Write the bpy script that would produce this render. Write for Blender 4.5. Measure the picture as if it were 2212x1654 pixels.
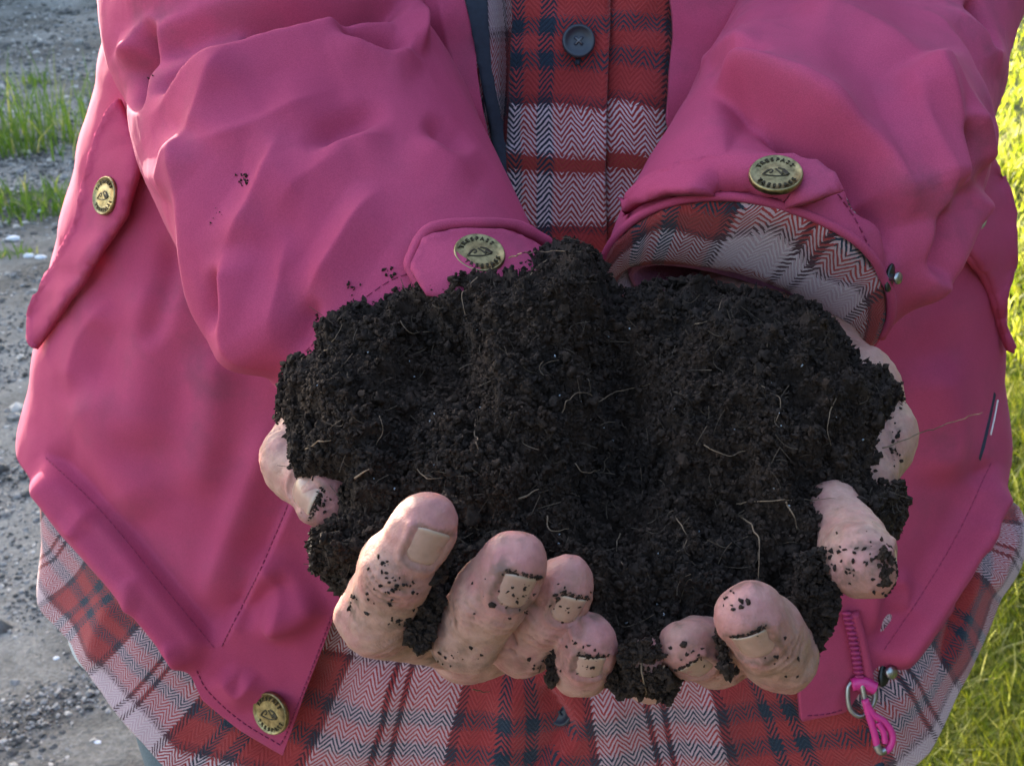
import bpy, bmesh, math, random
import numpy as np
from mathutils import Vector, Matrix
from mathutils.bvhtree import BVHTree
from mathutils.geometry import delaunay_2d_cdt

for o in list(bpy.data.objects):
    bpy.data.objects.remove(o)
random.seed(7)
RNG = np.random.default_rng(7)
scene = bpy.context.scene
COL = scene.collection
pi = math.pi

# ------------------------------------------------------------------ camera, sky, sun, exposure
CAM_H = 1.24
PITCH = math.radians(25)
TANH = 0.42
F = 1106.0 / TANH                      # focal length in units of the 2212-wide sketch grid
cam_data = bpy.data.cameras.new('camera')
cam = bpy.data.objects.new('camera', cam_data)
COL.objects.link(cam)
cam.location = (0, 0, CAM_H)
cam.rotation_euler = (pi / 2 - PITCH, 0, 0)
cam_data.angle = 2 * math.atan(TANH)
cam_data.clip_start = 0.01
cam_data.clip_end = 500
cam_data.dof.use_dof = True
cam_data.dof.focus_distance = 0.40
cam_data.dof.aperture_fstop = 42
scene.camera = cam

SUN_EL = math.radians(17)
SUN_AZ = math.radians(-27)             # measured from +Y towards +X
world = bpy.data.worlds.new('World')
scene.world = world
world.use_nodes = True
wn = world.node_tree.nodes
sky = wn.new('ShaderNodeTexSky')
sky.sky_type = 'NISHITA'
sky.sun_disc = False
sky.sun_elevation = SUN_EL
sky.sun_rotation = SUN_AZ
sky.air_density = 1.0
sky.dust_density = 2.0
sky.ozone_density = 0.8
wn['Background'].inputs['Strength'].default_value = 0.15
world.node_tree.links.new(sky.outputs[0], wn['Background'].inputs['Color'])

sun_data = bpy.data.lights.new('sun', 'SUN')
sun_data.energy = 4.6
sun_data.angle = math.radians(0.6)
sun_data.color = (1.0, 0.90, 0.74)
sun = bpy.data.objects.new('sun', sun_data)
COL.objects.link(sun)
sdir = Vector((math.sin(SUN_AZ) * math.cos(SUN_EL), math.cos(SUN_AZ) * math.cos(SUN_EL), math.sin(SUN_EL)))
sun.rotation_euler = sdir.to_track_quat('Z', 'Y').to_euler()
sun.location = sdir * 20

vs = scene.view_settings
vs.view_transform = 'Standard'
vs.look = 'None'
vs.exposure = 2.62
vs.gamma = 1.0
vs.use_curve_mapping = False

# ------------------------------------------------------------------ geometry helpers
C0 = np.array([0, 0, CAM_H])
RIGHT = np.array([1.0, 0, 0])
FWD = np.array([0, math.cos(PITCH), -math.sin(PITCH)])
UP = np.array([0, math.sin(PITCH), math.cos(PITCH)])


def P(x, y, D):
    """World point on the sight line of sketch position (x, y) at depth D."""
    x = np.asarray(x, float); y = np.asarray(y, float); D = np.asarray(D, float)
    return C0 + D[..., None] * (FWD + ((x - 1106) / F)[..., None] * RIGHT + ((827 - y) / F)[..., None] * UP)


def PY(x, y, Y):
    D = Y / (math.cos(PITCH) + (827 - np.asarray(y, float)) / F * math.sin(PITCH))
    return P(x, y, D)


def proj(V):
    d = V - C0
    D = d @ FWD
    return 1106 + F * (d @ RIGHT) / D, 827 - F * (d @ UP) / D, D


def nv(a, b, c):
    v = a * RIGHT + b * UP - c * FWD
    return v / np.linalg.norm(v)


def smooth(a, b, x):
    t = np.clip((x - a) / (b - a), 0, 1)
    return t * t * (3 - 2 * t)


def catmull(pts, n):
    pts = np.asarray(pts, float)
    m = len(pts)
    ext = np.vstack([2 * pts[0] - pts[1], pts, 2 * pts[-1] - pts[-2]])
    t = np.linspace(0, m - 1 - 1e-9, n)
    i = t.astype(int); f = (t - i)[:, None]
    p0, p1, p2, p3 = ext[i], ext[i + 1], ext[i + 2], ext[i + 3]
    return 0.5 * (2 * p1 + (p2 - p0) * f + (2 * p0 - 5 * p1 + 4 * p2 - p3) * f ** 2 + (3 * p1 - p0 - 3 * p2 + p3) * f ** 3)


def hash3(i, j, k):
    h = (i * 374761393 + j * 668265263 + k * 2147483647 + 1274126177) & 0xFFFFFFFF
    h = ((h ^ (h >> 13)) * 1274126177) & 0xFFFFFFFF
    return ((h ^ (h >> 16)) & 0xFFFF) / 65535.0


def vnoise(Q):
    """value noise in -1..1"""
    I = np.floor(Q).astype(np.int64); f = Q - I
    f = f * f * f * (f * (f * 6 - 15) + 10)
    i, j, k = I[:, 0], I[:, 1], I[:, 2]
    r = 0
    for a in (0, 1):
        for b in (0, 1):
            for c in (0, 1):
                w = (f[:, 0] if a else 1 - f[:, 0]) * (f[:, 1] if b else 1 - f[:, 1]) * (f[:, 2] if c else 1 - f[:, 2])
                r = r + w * hash3(i + a, j + b, k + c)
    return r * 2 - 1


def fbm(Q, octv=3, gain=0.5):
    r = 0; a = 1
    for o in range(octv):
        r = r + a * vnoise(Q * 2 ** o + 17.3 * o); a *= gain
    return r


def grid_faces(nu, nvv, closed=False):
    """vertices indexed [row v][col u]"""
    u = np.arange(nu if closed else nu - 1); v = np.arange(nvv - 1)
    U, W = np.meshgrid(u, v)
    U2 = (U + 1) % nu
    return np.stack([W * nu + U, W * nu + U2, (W + 1) * nu + U2, (W + 1) * nu + U], -1).reshape(-1, 4)


def mk(name, V, Fc, mats, parent=None, smooth_=True, uv=None, midx=None):
    me = bpy.data.meshes.new(name)
    V = np.asarray(V, float)
    if isinstance(Fc, np.ndarray):
        n, k = Fc.shape
        me.vertices.add(len(V)); me.vertices.foreach_set('co', V.ravel())
        me.loops.add(n * k); me.loops.foreach_set('vertex_index', Fc.ravel().astype(np.int32))
        me.polygons.add(n)
        me.polygons.foreach_set('loop_start', np.arange(0, n * k, k, dtype=np.int32))
        me.polygons.foreach_set('loop_total', np.full(n, k, dtype=np.int32))
        me.update(calc_edges=True)
    else:
        me.from_pydata([tuple(v) for v in V], [], [tuple(int(i) for i in f) for f in Fc])
    if not isinstance(mats, (list, tuple)):
        mats = [mats]
    for m in mats:
        me.materials.append(m)
    if midx is not None:
        me.polygons.foreach_set('material_index', np.asarray(midx, np.int32))
    me.polygons.foreach_set('use_smooth', np.full(len(me.polygons), smooth_))
    if uv is not None:
        lay = me.uv_layers.new(name='UVMap')
        li = np.empty(len(me.loops), np.int32); me.loops.foreach_get('vertex_index', li)
        lay.data.foreach_set('uv', np.asarray(uv, float)[li].ravel())
    me.validate(); me.update()
    o = bpy.data.objects.new(name, me)
    COL.objects.link(o)
    if parent is not None:
        o.parent = parent
        if parent.location.length > 0:
            o.matrix_parent_inverse = Matrix.Translation(-parent.location)
    return o


def tag(o, label, cat=None, group=None, kind=None):
    if label: o['label'] = label
    if cat: o['category'] = cat
    if group: o['group'] = group
    if kind: o['kind'] = kind
    return o


def empty(name, loc=(0, 0, 0)):
    o = bpy.data.objects.new(name, None); COL.objects.link(o); o.location = loc
    o.empty_display_size = 0.05
    return o


def solidify(o, t, offset=-1):
    m = o.modifiers.new('thickness', 'SOLIDIFY'); m.thickness = t; m.offset = offset
    m.use_quality_normals = True
    return o


def vnormals(V, nu, nvv, closed):
    G = V.reshape(nvv, nu, 3)
    if closed:
        du = np.roll(G, -1, 1) - np.roll(G, 1, 1)
    else:
        du = np.gradient(G, axis=1)
    dv = np.gradient(G, axis=0)
    n = np.cross(du, dv)
    n /= np.linalg.norm(n, axis=-1, keepdims=True) + 1e-12
    return n.reshape(-1, 3)


def tube(pts, r, seg=8, cap=True):
    pts = np.asarray(pts, float); n = len(pts)
    r = np.broadcast_to(np.asarray(r, float), (n,))
    T = np.gradient(pts, axis=0); T /= np.linalg.norm(T, axis=1, keepdims=True) + 1e-12
    ref = np.array([0.13, 0.3, 0.94]); ref /= np.linalg.norm(ref)
    V = []
    N = np.cross(T[0], ref); N /= np.linalg.norm(N)
    for i in range(n):
        N = N - T[i] * (N @ T[i]); N /= np.linalg.norm(N) + 1e-12
        B = np.cross(T[i], N)
        a = np.arange(seg) * 2 * pi / seg
        V.append(pts[i] + r[i] * (np.cos(a)[:, None] * N + np.sin(a)[:, None] * B))
    V = np.vstack(V)
    Fc = [tuple(f) for f in grid_faces(seg, n, True)]
    if cap:
        Fc.append(tuple(range(seg - 1, -1, -1))); Fc.append(tuple((n - 1) * seg + k for k in range(seg)))
    return V, Fc


def merge(parts):
    V = []; Fc = []; M = []; off = 0
    for p in parts:
        v, f = p[0], p[1]; m = p[2] if len(p) > 2 else 0
        V.append(np.asarray(v, float)); Fc += [tuple(int(i) + off for i in g) for g in f]; M += [m] * len(f); off += len(v)
    return np.vstack(V), Fc, M


def resample(pts, n):
    pts = np.asarray(pts, float)
    d = np.r_[0, np.cumsum(np.linalg.norm(np.diff(pts, axis=0), axis=1))]
    t = np.linspace(0, d[-1], n)
    return np.stack([np.interp(t, d, pts[:, k]) for k in range(pts.shape[1])], 1)


def bvh_of(V, Fc):
    return BVHTree.FromPolygons([tuple(v) for v in V], [tuple(int(i) for i in f) for f in Fc])


def cast(bvh, x, y):
    d = Vector(P(x, y, 1.0) - C0).normalized()
    hit, n, idx, dist = bvh.ray_cast(Vector(C0), d)
    if hit is None:
        return None
    n = np.array(n)
    if n @ np.array(d) > 0: n = -n
    return np.array(hit), n


def inside(px, py, poly):
    poly = np.asarray(poly, float)
    r = np.zeros(len(px), bool)
    j = len(poly) - 1
    for i in range(len(poly)):
        xi, yi = poly[i]; xj, yj = poly[j]
        c = ((yi > py) != (yj > py)) & (px < (xj - xi) * (py - yi) / (yj - yi + 1e-12) + xi)
        r ^= c; j = i
    return r


def poly_dist(px, py, poly, closed=True):
    """distance to polyline, signed side (+ = left of travel in a y-down grid), arc parameter 0..1"""
    poly = np.asarray(poly, float)
    A = poly; B = np.roll(poly, -1, 0)
    if not closed: A = A[:-1]; B = B[:-1]
    L = np.linalg.norm(B - A, axis=1); cum = np.r_[0, np.cumsum(L)]
    best = np.full(len(px), 1e9); side = np.zeros(len(px)); par = np.zeros(len(px))
    for k in range(len(A)):
        ax, ay = A[k]; bx, by = B[k] - A[k]
        t = np.clip(((px - ax) * bx + (py - ay) * by) / (L[k] ** 2 + 1e-9), 0, 1)
        dx = px - ax - t * bx; dy = py - ay - t * by
        d = np.hypot(dx, dy); m = d < best
        best = np.where(m, d, best); side = np.where(m, np.sign(bx * dy - by * dx), side)
        par = np.where(m, (cum[k] + t * L[k]) / cum[-1], par)
    return best, -side, par


def fold_disp(px, py, folds):
    """creases of the cloth: each fold (kind, points, height, width left, width right[, taper])"""
    out = np.zeros(len(px))
    for f in folds:
        kind, pts, h, wl, wr = f[:5]
        tp = f[5] if len(f) > 5 else 0.25
        pts = catmull(pts, max(8, 6 * len(pts))) if len(pts) > 2 else np.asarray(pts, float)
        wm = 5 * max(wl, wr)
        lo = pts.min(0) - wm; hi = pts.max(0) + wm
        m = (px > lo[0]) & (px < hi[0]) & (py > lo[1]) & (py < hi[1])
        if not m.any(): continue
        d, s, t = poly_dist(px[m], py[m], pts, False)
        taper = smooth(0, tp, t) * smooth(0, tp, 1 - t) if tp > 0 else 1.0
        w = np.where(s > 0, wl, wr)
        if kind == 'r':                                    # tension fold: crisp crest, flat flanks
            x_ = np.sqrt((d / (w * 2.0)) ** 2 + 0.0010); v = np.where(x_ < 1, np.maximum(0, 1 - x_) ** 1.35, 0)
        elif kind == 'g':
            v = np.exp(-(d / w) ** 2)
        elif kind == 's':                                  # overlap: left side stands proud, right side dips
            q = np.tanh(d * s / 9.0)
            v = np.where(s > 0, np.exp(-d / wl), np.exp(-d / wr)) * q
        out[m] += h * taper * v
    return out


def patch(poly, bvh, off, step=14, Dfall=0.5, bend=None, relax=8):
    """flat cloth shape with outline poly (sketch grid) laid on a surface and lifted by off"""
    poly = np.asarray(poly, float)
    n = max(16, int(np.linalg.norm(np.diff(np.vstack([poly, poly[:1]]), axis=0), axis=1).sum() / (step * 0.7)))
    b = resample(np.vstack([poly, poly[:1]]), n + 1)[:-1]
    lo = b.min(0); hi = b.max(0)
    gx, gy = np.meshgrid(np.arange(lo[0], hi[0], step), np.arange(lo[1], hi[1], step))
    gx = gx.ravel(); gy = gy.ravel()
    d, _, _ = poly_dist(gx, gy, b)
    m = inside(gx, gy, b) & (d > step * 0.55)
    pts = np.vstack([b, np.stack([gx[m], gy[m]], 1)])
    edges = [(i, (i + 1) % n) for i in range(n)]
    res = delaunay_2d_cdt([Vector(p) for p in pts], edges, [list(range(n))], 1, 1e-4)
    vv = np.array([tuple(v) for v in res[0]])
    V = []; last = None; miss = []
    for i, (x, y) in enumerate(vv):
        h = cast(bvh, x, y) if bvh else None
        V.append(h)
    hits = [(i, proj(h[0][None])[2][0], h[1]) for i, h in enumerate(V) if h is not None]
    hp = vv[[h[0] for h in hits]] if hits else None
    out = []
    for i, (x, y) in enumerate(vv):
        if V[i] is None:
            if hits:
                k = int(np.argmin(((hp - vv[i]) ** 2).sum(1))); D = hits[k][1]; nn = hits[k][2]
            else:
                D = Dfall; nn = -FWD
            p = P(x, y, D)
        else:
            p, nn = V[i]
        o_ = off if bend is None else off + bend(x, y)
        rd = (C0 - p) / np.linalg.norm(C0 - p)
        out.append(p + o_ * rd)
    out = np.array(out); fs = [tuple(f) for f in res[2]]
    # relax along the sight line only, so the outline stays put while bumps below do not show through
    Dd = (out - C0) @ FWD; E = np.array([(f[i], f[(i + 1) % len(f)]) for f in fs for i in range(len(f))])
    for _ in range(relax):
        s_ = np.bincount(E[:, 0], Dd[E[:, 1]], len(Dd)) + np.bincount(E[:, 1], Dd[E[:, 0]], len(Dd))
        c_ = np.bincount(E[:, 0], minlength=len(Dd)) + np.bincount(E[:, 1], minlength=len(Dd))
        Dd = 0.5 * Dd + 0.5 * s_ / np.maximum(c_, 1)
    out = C0 + (out - C0) * (Dd / ((out - C0) @ FWD))[:, None]
    return out, fs, vv


# ------------------------------------------------------------------ materials
def new_mat(name):
    m = bpy.data.materials.new(name); m.use_nodes = True
    nt = m.node_tree
    return m, nt, nt.nodes['Principled BSDF']


def N(nt, t, **kw):
    n = nt.nodes.new(t)
    for k, v in kw.items():
        if k.startswith('i_'):
            n.inputs[k[2:].replace('_', ' ')].default_value = v
        else:
            setattr(n, k, v)
    return n


def L(nt, a, b): nt.links.new(a, b)


def M(nt, op, a, b=None, c=None):
    n = nt.nodes.new('ShaderNodeMath'); n.operation = op
    for i, v in enumerate((a, b, c)):
        if v is None: continue
        if hasattr(v, 'is_output'): nt.links.new(v, n.inputs[i])
        else: n.inputs[i].default_value = v
    return n.outputs[0]


def MIX(nt, f, a, b, blend='MIX'):
    n = nt.nodes.new('ShaderNodeMix'); n.data_type = 'RGBA'; n.blend_type = blend
    if hasattr(f, 'is_output'): nt.links.new(f, n.inputs[0])
    else: n.inputs[0].default_value = f
    for i, v in ((6, a), (7, b)):
        if hasattr(v, 'is_output'): nt.links.new(v, n.inputs[i])
        else: n.inputs[i].default_value = (*v, 1) if len(v) == 3 else v
    return n.outputs[2]


def noise_tex(nt, scale, detail=3, rough=0.5, coord='Object', vec=None):
    n = nt.nodes.new('ShaderNodeTexNoise'); n.inputs['Scale'].default_value = scale
    n.inputs['Detail'].default_value = detail; n.inputs['Roughness'].default_value = rough
    if vec is None:
        tc = nt.nodes.new('ShaderNodeTexCoord'); vec = tc.outputs[coord]
    nt.links.new(vec, n.inputs['Vector'])
    return n


def ramp(nt, fac, stops, interp='LINEAR'):
    r = nt.nodes.new('ShaderNodeValToRGB'); r.color_ramp.interpolation = interp
    el = r.color_ramp.elements
    while len(el) < len(stops): el.new(0.5)
    for e, (p, c) in zip(el, stops):
        e.position = p; e.color = (*c, 1) if len(c) == 3 else c
    nt.links.new(fac, r.inputs[0])
    return r.outputs[0]


def bump(nt, h, strength, dist, bsdf, prev=None):
    b = nt.nodes.new('ShaderNodeBump'); b.inputs['Strength'].default_value = strength
    b.inputs['Distance'].default_value = dist
    nt.links.new(h, b.inputs['Height'])
    if prev is not None: nt.links.new(prev, b.inputs['Normal'])
    nt.links.new(b.outputs[0], bsdf.inputs['Normal'])
    return b.outputs[0]


def mat_simple(name, col, rough=0.6, metal=0.0, var=0.15, scale=200, bmp=0.0, bdist=0.0005, spec=0.5):
    m, nt, b = new_mat(name)
    n = noise_tex(nt, scale, 4, 0.6)
    dark = tuple(c * (1 - var) for c in col); lite = tuple(min(1, c * (1 + var)) for c in col)
    c = ramp(nt, n.outputs[0], [(0.3, dark), (0.7, lite)])
    L(nt, c, b.inputs['Base Color'])
    b.inputs['Roughness'].default_value = rough; b.inputs['Metallic'].default_value = metal
    b.inputs['Specular IOR Level'].default_value = spec
    if bmp: bump(nt, n.outputs[0], bmp, bdist, b)
    return m


def mat_pink(name, base=(0.415, 0.051, 0.116), dirt=1.0):
    m, nt, b = new_mat(name)
    n1 = noise_tex(nt, 9, 4, 0.6)
    n2 = noise_tex(nt, 38, 5, 0.65)
    n3 = noise_tex(nt, 2400, 2, 0.6)
    light = tuple(min(1, c * 1.08 + 0.016) for c in base); dark = tuple(c * 0.86 for c in base)
    c = ramp(nt, n1.outputs[0], [(0.3, dark), (0.7, light)])
    dm = ramp(nt, n2.outputs[0], [(0.46, (0, 0, 0)), (0.70, (0.55 * dirt,) * 3)])
    dm2 = ramp(nt, n1.outputs[0], [(0.42, (0, 0, 0)), (0.66, (1, 1, 1))])
    c = MIX(nt, M(nt, 'MULTIPLY', dm, dm2), c, (0.13, 0.05, 0.075))
    fl = ramp(nt, n3.outputs[0], [(0.35, (0.88, 0.88, 0.88)), (0.65, (1.10, 1.10, 1.10))])
    c = MIX(nt, 1.0, c, fl, 'MULTIPLY')
    L(nt, c, b.inputs['Base Color'])
    b.inputs['Roughness'].default_value = 0.9
    b.inputs['Specular IOR Level'].default_value = 0.12
    b.inputs['Sheen Weight'].default_value = 0.06
    b.inputs['Sheen Roughness'].default_value = 0.3
    b.inputs['Sheen Tint'].default_value = (1.0, 0.55, 0.75, 1)
    p = bump(nt, noise_tex(nt, 70, 4, 0.55).outputs[0], 0.12, 0.001, b)
    p = bump(nt, noise_tex(nt, 700, 3, 0.6).outputs[0], 0.18, 0.0003, b, p)
    bump(nt, n3.outputs[0], 0.3, 0.00015, b, p)
    return m


WHITE = (0.60, 0.445, 0.465); RED = (0.35, 0.043, 0.043); NAVY = (0.022, 0.036, 0.056)
PURP = (0.085, 0.026, 0.036); DRED = (0.28, 0.045, 0.032)
PER_U, PER_V = 0.122, 0.111


def mat_plaid(name, zig=0.0045, pitch=0.0025, fuzz=1.0):
    """herringbone tartan: warp and weft stripes woven over each other; UV in metres"""
    m, nt, b = new_mat(name)
    tc = N(nt, 'ShaderNodeTexCoord')
    wob = noise_tex(nt, 260, 3, 0.6, vec=tc.outputs['UV'])
    sub = N(nt, 'ShaderNodeVectorMath', operation='SUBTRACT'); L(nt, wob.outputs['Color'], sub.inputs[0]); sub.inputs[1].default_value = (0.5, 0.5, 0.5)
    sc = N(nt, 'ShaderNodeVectorMath', operation='SCALE'); L(nt, sub.outputs[0], sc.inputs[0]); sc.inputs['Scale'].default_value = 0.0012 * fuzz
    ad = N(nt, 'ShaderNodeVectorMath', operation='ADD'); L(nt, tc.outputs['UV'], ad.inputs[0]); L(nt, sc.outputs[0], ad.inputs[1])
    wob2 = noise_tex(nt, 11, 2, 0.5, vec=tc.outputs['UV'])
    sub2 = N(nt, 'ShaderNodeVectorMath', operation='SUBTRACT'); L(nt, wob2.outputs['Color'], sub2.inputs[0]); sub2.inputs[1].default_value = (0.5, 0.5, 0.5)
    sc2 = N(nt, 'ShaderNodeVectorMath', operation='SCALE'); L(nt, sub2.outputs[0], sc2.inputs[0]); sc2.inputs['Scale'].default_value = 0.016
    ad2 = N(nt, 'ShaderNodeVectorMath', operation='ADD'); L(nt, ad.outputs[0], ad2.inputs[0]); L(nt, sc2.outputs[0], ad2.inputs[1])
    sp = N(nt, 'ShaderNodeSeparateXYZ'); L(nt, ad2.outputs[0], sp.inputs[0])
    u, v = sp.outputs[0], sp.outputs[1]
    zz = M(nt, 'PINGPONG', u, zig)
    ph = M(nt, 'FRACT', M(nt, 'DIVIDE', M(nt, 'ADD', M(nt, 'MULTIPLY', zz, 1.35), v), pitch))
    edge = M(nt, 'ABSOLUTE', M(nt, 'SUBTRACT', ph, 0.5))
    fac = N(nt, 'ShaderNodeMapRange'); L(nt, edge, fac.inputs[0])
    fac.inputs[1].default_value = 0.21; fac.inputs[2].default_value = 0.31
    # stripe borders follow the floats of the weave, so their edges are toothed
    jog = M(nt, 'MULTIPLY', M(nt, 'SUBTRACT', ph, 0.5), 0.0022)
    fu = M(nt, 'FRACT', M(nt, 'DIVIDE', M(nt, 'ADD', u, jog), PER_U)); fv = M(nt, 'FRACT', M(nt, 'DIVIDE', M(nt, 'ADD', v, jog), PER_V))
    warp = ramp(nt, fu, [(0.0, WHITE), (0.195, PURP), (0.218, WHITE), (0.252, PURP), (0.275, WHITE), (0.455, PURP), (0.490, RED),
                         (0.620, NAVY), (0.667, RED), (0.714, NAVY), (0.762, RED), (0.962, PURP)], 'CONSTANT')
    weft = ramp(nt, fv, [(0.0, WHITE), (0.195, DRED), (0.262, WHITE), (0.450, PURP), (0.490, RED),
                         (0.590, NAVY), (0.660, RED), (0.730, NAVY), (0.800, RED), (0.962, PURP)], 'CONSTANT')
    c = MIX(nt, fac.outputs[0], warp, weft)
    # the warp lies a little deeper; its recess shade is multiplied into the colour
    c = MIX(nt, 1.0, c, ramp(nt, fac.outputs[0], [(0.0, (0.84, 0.72, 0.74)), (1.0, (1.0, 1.0, 1.0))]), 'MULTIPLY')
    fib = noise_tex(nt, 2600, 3, 0.7, vec=tc.outputs['UV'])
    blot = noise_tex(nt, 30, 3, 0.6, vec=tc.outputs['UV'])
    c = MIX(nt, 1.0, c, ramp(nt, fib.outputs[0], [(0.3, (0.74, 0.74, 0.74)), (0.7, (1.22, 1.22, 1.22))]), 'MULTIPLY')
    c = MIX(nt, 1.0, c, ramp(nt, blot.outputs[0], [(0.3, (0.90, 0.90, 0.90)), (0.7, (1.06, 1.06, 1.06))]), 'MULTIPLY')
    L(nt, c, b.inputs['Base Color'])
    b.inputs['Roughness'].default_value = 0.95
    b.inputs['Specular IOR Level'].default_value = 0.1
    b.inputs['Sheen Weight'].default_value = 0.2
    b.inputs['Sheen Roughness'].default_value = 0.5
    h = M(nt, 'ADD', M(nt, 'MULTIPLY', fac.outputs[0], 0.7), fib.outputs[0])
    bump(nt, h, 0.6, 0.0006, b)
    return m


def mat_skin(name):
    m, nt, b = new_mat(name)
    at = N(nt, 'ShaderNodeAttribute', attribute_name='flush')
    n1 = noise_tex(nt, 60, 4, 0.6); n2 = noise_tex(nt, 320, 4, 0.65); n3 = noise_tex(nt, 900, 3, 0.6)
    n1.inputs['Scale'].default_value = 95
    c = ramp(nt, n1.outputs[0], [(0.28, (0.35, 0.185, 0.135)), (0.44, (0.46, 0.255, 0.20)), (0.58, (0.43, 0.205, 0.175)), (0.72, (0.38, 0.145, 0.13))])
    c = MIX(nt, at.outputs['Fac'], c, (0.46, 0.180, 0.170))
    c = MIX(nt, 1.0, c, ramp(nt, n2.outputs[0], [(0.3, (0.84, 0.79, 0.77)), (0.7, (1.08, 1.06, 1.05))]), 'MULTIPLY')
    # thin brown film and darker smudges of soil rubbed into the skin
    g1 = ramp(nt, noise_tex(nt, 48, 5, 0.7).outputs[0], [(0.44, (0, 0, 0)), (0.75, (0.50, 0.50, 0.50))])
    c = MIX(nt, g1, c, (0.30, 0.17, 0.105))
    g = ramp(nt, noise_tex(nt, 170, 6, 0.8).outputs[0], [(0.56, (0, 0, 0)), (0.74, (0.75, 0.75, 0.75))])
    c = MIX(nt, M(nt, 'MULTIPLY', g, ramp(nt, noise_tex(nt, 36, 3, 0.6).outputs[0], [(0.42, (0.1, 0.1, 0.1)), (0.62, (1, 1, 1))])), c, (0.10, 0.058, 0.036))
    cr = N(nt, 'ShaderNodeAttribute', attribute_name='grime')
    c = MIX(nt, cr.outputs['Fac'], c, (0.12, 0.07, 0.045))
    L(nt, c, b.inputs['Base Color'])
    b.inputs['Subsurface Weight'].default_value = 0.22
    b.inputs['Subsurface Radius'].default_value = (1.0, 0.35, 0.2)
    b.inputs['Subsurface Scale'].default_value = 0.003
    b.inputs['Roughness'].default_value = 0.52
    b.inputs['Specular IOR Level'].default_value = 0.4
    vor = N(nt, 'ShaderNodeTexVoronoi', feature='DISTANCE_TO_EDGE'); vor.inputs['Scale'].default_value = 900
    tc = N(nt, 'ShaderNodeTexCoord'); L(nt, tc.outputs['Object'], vor.inputs['Vector'])
    p = bump(nt, vor.outputs[0], 0.35, 0.0003, b)
    bump(nt, noise_tex(nt, 300, 6, 0.7).outputs[0], 0.5, 0.0008, b, p)
    return m


def mat_soil(name):
    m, nt, b = new_mat(name)
    n = noise_tex(nt, 520, 5, 0.7); n1 = noise_tex(nt, 45, 3, 0.6)
    c = ramp(nt, n.outputs[0], [(0.25, (0.014, 0.0094, 0.0070)), (0.55, (0.037, 0.0245, 0.0180)), (0.78, (0.088, 0.058, 0.042))])
    c = MIX(nt, 1.0, c, ramp(nt, n1.outputs[0], [(0.35, (0.8, 0.8, 0.85)), (0.68, (1.25, 1.1, 1.0))]), 'MULTIPLY')
    L(nt, c, b.inputs['Base Color'])
    b.inputs['Roughness'].default_value = 0.75
    b.inputs['Specular IOR Level'].default_value = 0.16
    bump(nt, noise_tex(nt, 1500, 5, 0.75).outputs[0], 0.9, 0.0008, b)
    return m


PINK = mat_pink('pink_jacket_cloth')
PINK_STITCH = mat_simple('pink_thread', (0.24, 0.018, 0.07), 0.8, var=0.1)
LINING = mat_simple('navy_lining', (0.020, 0.026, 0.042), 0.85, scale=500, bmp=0.3)
FLEECE = mat_simple('mauve_lining', (0.30, 0.10, 0.17), 0.95, scale=900, bmp=0.6, bdist=0.001)
PLAID = mat_plaid('herringbone_plaid')
SKIN = mat_skin('skin')
SOIL = mat_soil('dark_compost')
ROOT = mat_simple('root_fibre', (0.17, 0.105, 0.062), 0.8, var=0.4, scale=300)
BRASS = mat_simple('aged_brass', (0.28, 0.215, 0.105), 0.42, 1.0, var=0.45, scale=420, bmp=0.35)
BRASS_DARK = mat_simple('dark_engraving', (0.06, 0.047, 0.028), 0.5, 0.8)
GUNMETAL = mat_simple('gunmetal', (0.05, 0.05, 0.045), 0.35, 0.8)
STEEL = mat_simple('steel', (0.36, 0.36, 0.35), 0.35, 1.0)
BUTTON = mat_simple('navy_plastic', (0.020, 0.023, 0.034), 0.42, var=0.2)
DENIM = mat_simple('grey_denim', (0.085, 0.115, 0.135), 0.9, var=0.25, scale=700, bmp=0.4)
PALE = mat_simple('pale_flannel', (0.50, 0.52, 0.54), 0.95, var=0.12, scale=600, bmp=0.4)
ZIPM = mat_simple('pink_zip', (0.33, 0.02, 0.10), 0.45, var=0.15)
ZIPCORD = mat_simple('pink_lacquer', (0.60, 0.03, 0.20), 0.35, var=0.1)
WHITETAPE = mat_simple('white_tape', (0.75, 0.75, 0.76), 0.6, var=0.08)


def mat_nail():
    m, nt, b = new_mat('finger_nail')
    n = noise_tex(nt, 420, 4, 0.6)
    at = N(nt, 'ShaderNodeAttribute', attribute_name='free')
    c = ramp(nt, n.outputs[0], [(0.3, (0.36, 0.195, 0.14)), (0.7, (0.44, 0.24, 0.18))])
    c = MIX(nt, at.outputs['Fac'], c, (0.50, 0.36, 0.27))
    L(nt, c, b.inputs['Base Color'])
    b.inputs['Roughness'].default_value = 0.28
    b.inputs['Subsurface Weight'].default_value = 0.15
    b.inputs['Subsurface Scale'].default_value = 0.002
    w = N(nt, 'ShaderNodeTexWave'); w.inputs['Scale'].default_value = 400; w.inputs['Distortion'].default_value = 3
    bump(nt, n.outputs[0], 0.2, 0.0003, b)
    return m


NAIL = mat_nail()

# ------------------------------------------------------------------ ground
def ground_z(x, y):
    Q = np.stack([x, y, 0 * x], -1).reshape(-1, 3)
    return (0.020 * fbm(Q * 0.9, 2) + 0.006 * fbm(Q * 5 + 3, 3)).reshape(np.shape(x))


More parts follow.
